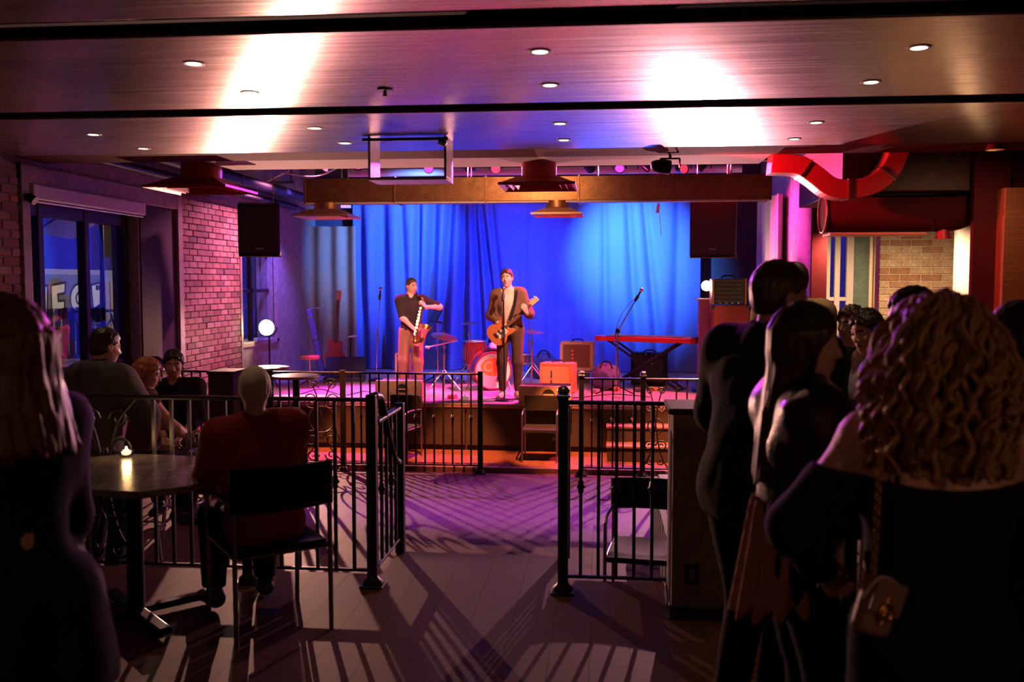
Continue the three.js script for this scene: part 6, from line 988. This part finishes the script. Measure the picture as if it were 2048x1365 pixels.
// ---------------------------------------------------------------- standing guests at the right
{
  let d = 3.4, p = P(1508, 600, d).setY(0), s = 1.03;
  let [t, J] = figure('person', 'person with short brown hair in a dark jacket, one hand in the pocket', p, Math.PI / 2 + 0.55, { s, hip: [0, 0.94, 0], up: [0.0, 1, 0.17], look: [-0.12, -0.10, 1], headUp: [0, 1, 0.16], bulk: 1.16, sw: 0.205, wristR: [-0.19, 1.03, 0.05], poleR: [-0.75, 0.0, -1], wristL: [0.16, 1.12, 0.30], poleL: [1, -0.6, -0.3], skin: [0.50, 0.26, 0.19] });
  top(t, J, 'jacket', cloth2([0.016, 0.012, 0.012]), { e: 0.036, thick: 1.35, hem: -0.14, fold: 0.013, foldF: 6, neck: 0.0, bulk: 1.15 }); bottoms(t, J, cloth2([0.010, 0.010, 0.012]), { w: 1.15 }); hair(t, J, hairM([0.055, 0.027, 0.017]), { th: 0.010, na: 0.005 });
  p.y = 0;

  d = 2.8; p = P(1600, 600, d).setY(0); s = fS(1610, 607, d, 0);
  [t, J] = figure('person', 'person with long straight dark hair in a black leather jacket, seen in profile', p, Math.PI / 2 + 0.12, { s, up: [0, 1, 0.02], look: [-0.02, -0.08, 1], headUp: [0, 1, 0.05], sw: 0.165, bulk: 0.95, wristR: [-0.10, 1.02, 0.30], poleR: [-0.6, -0.6, -1], wristL: [0.10, 1.08, 0.34], handR: { curl: 0.6, palm: [0, 1, 0], thumb: [0, 0, 1] }, skin: [0.48, 0.29, 0.21] });
  top(t, J, 'leather_jacket', M([0.014, 0.012, 0.012], 0.34, 0, bump(T.rough, 0.002)), { e: 0.03, thick: 1.25, hem: 0.12, fold: 0.014, foldF: 8, neck: 0.02 });
  const sh = boneMesh([[J.on(0.2, 0, 0), J.on(-0.22, 0, -0.03), 0.145 * s, 0.185 * s, { flat: [J.fw, 1.1] }]], 0.03, 0.010, [[J.on(0.17, 0, 0), UPV], [J.on(-0.14, 0, 0), V(0, -1, 0.25).normalize()]], (q, x, y, z) => q + 0.016 * Math.sin(Math.atan2(z - J.hip.z, x - J.hip.x) * 15 + 2 * N3(x * 4, y * 3, z * 4)) + 0.006);
  obj('draped_blouse', sh, cloth2([0.42, 0.22, 0.15]), t); bottoms(t, J, cloth2([0.009, 0.009, 0.011]), { e: 0.01 });
  hair(t, J, hairM([0.030, 0.017, 0.012]), { long: 0.44, th: 0.012, w: 0.082, dz: 0.078, flare: 0.015, na: 0.005, sf: 2.5, nf: 60, front: 0.012 });
  for (const [u, l] of [[0.30, -0.15], [0.12, -0.17]]) obj('zip', bar(J.on(u, l - 0.03, 0.08), J.on(u - 0.16, l - 0.035, 0.0), 0.004), MT.chrome, t);

  // curly-haired woman
  d = 2.2; p = P(1886, 600, d).setY(0); s = fS(1886, 600, d, 0);
  [t, J] = figure('person', 'person with long curly blonde hair in a dark off-the-shoulder top, back turned', p, Math.PI - 0.10, { s, look: [-0.12, -0.04, 1], sw: 0.17, wristL: [0.24, 1.0, 0.20], wristR: [-0.20, 1.0, 0.28], poleL: [1, 0, -0.8], poleR: [-1, 0, -0.5], skin: [0.60, 0.34, 0.23] });
  const NK = J.neck.clone().addScaledVector(J.up, -0.135 * s);
  obj('off_shoulder_top', boneMesh([...J.torso(0.016), ...J.arm('L', 0.014, 1.95, 1.1), ...J.arm('R', 0.014, 1.95, 1.1)], 0.045, 0.011, [[J.on(-0.1, 0, 0), V(0, -1, 0)]], (q, x, y, z) => Math.max(fold(0.006, 9)(q, x, y, z), y - NK.y + 0.018 * Math.cos((x - NK.x) * 9))), cloth2([0.012, 0.010, 0.030]), t);
  bottoms(t, J, cloth2([0.012, 0.010, 0.028]), { e: 0.02, w: 1.15 });
  obj('strap', tube([J.on(0.34, -0.115 * -1, -0.125), J.on(0.44, 0.115, -0.10), J.on(0.505, 0.11, -0.04), J.on(0.52, 0.10, 0.02)], 0.006, 20, 6), MT.blackVinyl, t);
  const cur = [], hc = (v) => v.applyMatrix4(J.HM); seed = 91;
  for (let i = 0; i < 260; i++) { // ringlets rooted all over the scalp
    const a = rr(-Math.PI, Math.PI), v = Math.sqrt(rnd()), el = lerp(1.45, -0.25, v), back = Math.cos(a); if (back > 0.55 && el < 0.75) continue;
    const r0 = V(Math.sin(a) * Math.cos(el) * 0.086, 0.036 + Math.sin(el) * 0.104, Math.cos(a) * Math.cos(el) * 0.105 - 0.014), out = V(Math.sin(a), 0, Math.cos(a) - 0.35).normalize();
    const len = rr(0.22, 0.42) * (0.75 + 0.35 * (1 - v)), spread = rr(0.05, 0.125), n = 26, tw = rr(5, 8.5), ph = rr(0, 6.3), R = rr(0.007, 0.013), pts = [];
    for (let k = 0; k <= n; k++) { const f = k / n, q = r0.clone().addScaledVector(out, spread * Math.min(1, f * 2.2) * (1 - 0.22 * f)).add(V(0, 0.03 * Math.sin(Math.min(1, f * 3) * Math.PI) - len * Math.max(0, f - 0.06) - 0, -0.03 * f)); const rad = R * Math.min(1, f * 5); q.x += Math.cos(ph + f * tw * 3.1) * rad; q.z += Math.sin(ph + f * tw * 3.1) * rad; pts.push(hc(q)); }
    cur.push(tube(pts, rr(0.0045, 0.0075), 40, 5));
  }
  const hb = hair(t, J, hairM([0.20, 0.095, 0.035]), { long: 0.26, th: 0.024, w: 0.135, dz: 0.10, flare: 0.03, na: 0.014, nf: 26, sf: 22, front: 0.0 });
  obj('curl_mass', cur, hairM([0.34, 0.17, 0.065]), hb).userData.kind = 'stuff';

  // handbag hanging at her hip
  const hbp = P(1752, 1214, 2.05), bg = thing('shoulder_bag', 'taupe shoulder bag with a gold clasp hanging at the curly-haired guest', 'bag', hbp, 0.5), lea = M([0.24, 0.15, 0.12], 0.45, 0, bump(T.rough, 0.0006));
  obj('bag_body', [box(0.085, 0.125, 0.05, 0, 0, 0, 0.018, 0, 0, -0.35)], lea, bg); obj('flap', [box(0.088, 0.075, 0.012, 0.008, 0.025, 0.028, 0.005, 0.05, 0, -0.35)], lea, bg); obj('rim', tube([V(-0.06, 0.035, 0.02), V(-0.015, 0.075, 0.026), V(0.055, 0.04, 0.026)], 0.004, 14, 6), M([0.45, 0.36, 0.32], 0.4), bg);
  obj('gold_clasp', [torus(0.016, 0.005, -0.008, 0.0, 0.037, 0, 0, 0.3), bar(V(-0.02, -0.025, 0.036), V(0.002, 0.03, 0.036), 0.005)], M([0.8, 0.42, 0.10], 0.25, 1), bg);
  const chn = []; for (let k = 0; k < 26; k++) chn.push(torus(0.007, 0.0017, -0.01 + k * 0.0018, 0.075 + k * 0.0125, 0.0 - k * 0.0012, 0, k % 2 ? 0 : 1.57, 0, Math.PI * 2, 10)); obj('chain', chn, M([0.8, 0.45, 0.14], 0.25, 1), bg);

  // man behind her, reaching left with a glass
  d = 3.8; p = P(1866, 600, d).setY(0); s = fS(1862, 572, d, 0);
  [t, J] = figure('person', 'person in a plum shirt reaching out an arm behind the curly-haired guest', p, -Math.PI / 2 + 0.15, { s, up: [0, 1, 0.16], look: [0.1, -0.15, 1], wristL: [0.12, 1.20, 0.44], poleL: [0.8, -0.8, -0.2], wristR: [-0.14, 1.1, 0.3], handL: { curl: 0.65, palm: [0, 0.2, 1], thumb: [0, 1, 0], dir: [-0.3, 0.1, 0.8] }, skin: [0.58, 0.33, 0.25] });
  top(t, J, 'shirt', cloth2([0.20, 0.085, 0.085]), { e: 0.02, thick: 1.2, sleeve: 1.35, hem: -0.1 }); bottoms(t, J, cloth2([0.02, 0.02, 0.03])); hair(t, J, hairM([0.02, 0.012, 0.010]), { th: 0.012 });
  const gw = J.wr.L.clone().applyAxisAngle(UPV, -Math.PI / 2 + 0.15).add(p); const gl = thing('drinking_glass', 'glass held by the guest in the plum shirt', 'glass', [gw.x - 0.10, gw.y - 0.07, gw.z + 0.02]); obj('tumbler', lathe([[0, 0], [0.028, 0], [0.036, 0.13], [0.034, 0.13], [0.026, 0.008], [0, 0.008]], 24), MT.tumbler, gl); obj('drink', lathe([[0, 0.009], [0.0255, 0.009], [0.030, 0.07], [0, 0.07]], 20), M([0.8, 0.45, 0.15], 0.05, 0, { transmission: 1, thickness: 0.05, ior: 1.33 }), gl);

  // two seated at the bar table
  for (const [px, dd, tn, lab, hc2, lk] of [[1752, 5.55, -0.95, 'person with dark wavy hair in a black jacket and white collar seated at the bar', [0.022, 0.012, 0.010], [0.0, -0.28, 1]], [1718, 6.35, -0.9, 'person with dark hair seated farther along behind the white-collared guest', [0.05, 0.02, 0.016], [0, -0.05, 1]]]) {
    p = P(px, 600, dd).setY(0); [t, J] = figure('person', lab, p, tn, { s: 0.97, hip: [0, 0.80, 0], up: [0, 1, 0.10], look: lk, headUp: [0, 1, 0.15], wristL: [0.12, 1.02, 0.36], wristR: [-0.10, 1.05, 0.34], poleL: [1, -0.7, -0.2], poleR: [-1, -0.7, -0.2], ankleL: [0.1, 0.34, 0.3], ankleR: [-0.1, 0.34, 0.32], kneeL: [0.2, 1, 1], kneeR: [-0.2, 1, 1], skin: [0.60, 0.34, 0.26] });
    top(t, J, 'jacket', cloth2([0.014, 0.012, 0.014]), { e: 0.028, thick: 1.2, open: 0.10, vee: 0.8 }); top(t, J, 'shirt', cloth2([0.6, 0.55, 0.58]), { e: 0.014, sleeve: 1.9, vee: 0.5, neck: 0.03 }); bottoms(t, J, cloth2([0.03, 0.03, 0.04])); hair(t, J, hairM(hc2), { th: 0.016, na: 0.010 });
  }
  // tan shirt by the far windows, dark figure at the right edge
  d = 6.7; p = P(1588, 600, d).setY(0); [t, J] = figure('person', 'person in a tan shirt standing before the far windows', p, Math.PI + 0.2, { s: 1.06, sw: 0.2, skin: [0.6, 0.36, 0.26], wristR: [-0.16, 1.12, 0.3] });
  top(t, J, 'shirt', cloth2([0.46, 0.33, 0.20]), { e: 0.024, thick: 1.2, sleeve: 1.9 }); bottoms(t, J, cloth2([0.05, 0.05, 0.06])); hair(t, J, hairM([0.04, 0.02, 0.014]), {});
  d = 3.0; p = P(2040, 600, d).setY(0); s = fS(2036, 610, d, 0); [t, J] = figure('person', 'person with dark hair all in black beside the orange-brown timber panel', p, Math.PI + 0.4, { s, sw: 0.18, skin: [0.5, 0.3, 0.22] });
  top(t, J, 'coat', cloth2([0.010, 0.009, 0.010]), { e: 0.032, thick: 1.25, hem: -0.2, more: [[J.hp.L, J.hp.L.clone().add(V(0.02, -0.18, 0)), 0.15, 0.16], [J.hp.R, J.hp.R.clone().add(V(-0.02, -0.18, 0)), 0.15, 0.16]] }); bottoms(t, J, cloth2([0.01, 0.01, 0.012])); hair(t, J, hairM([0.012, 0.010, 0.010]), { th: 0.02, long: 0.16, w: 0.1 });
}
scene.traverse((o) => { if (o.isMesh) { o.castShadow = true; o.receiveShadow = true; } });
renderer.render(scene, camera);
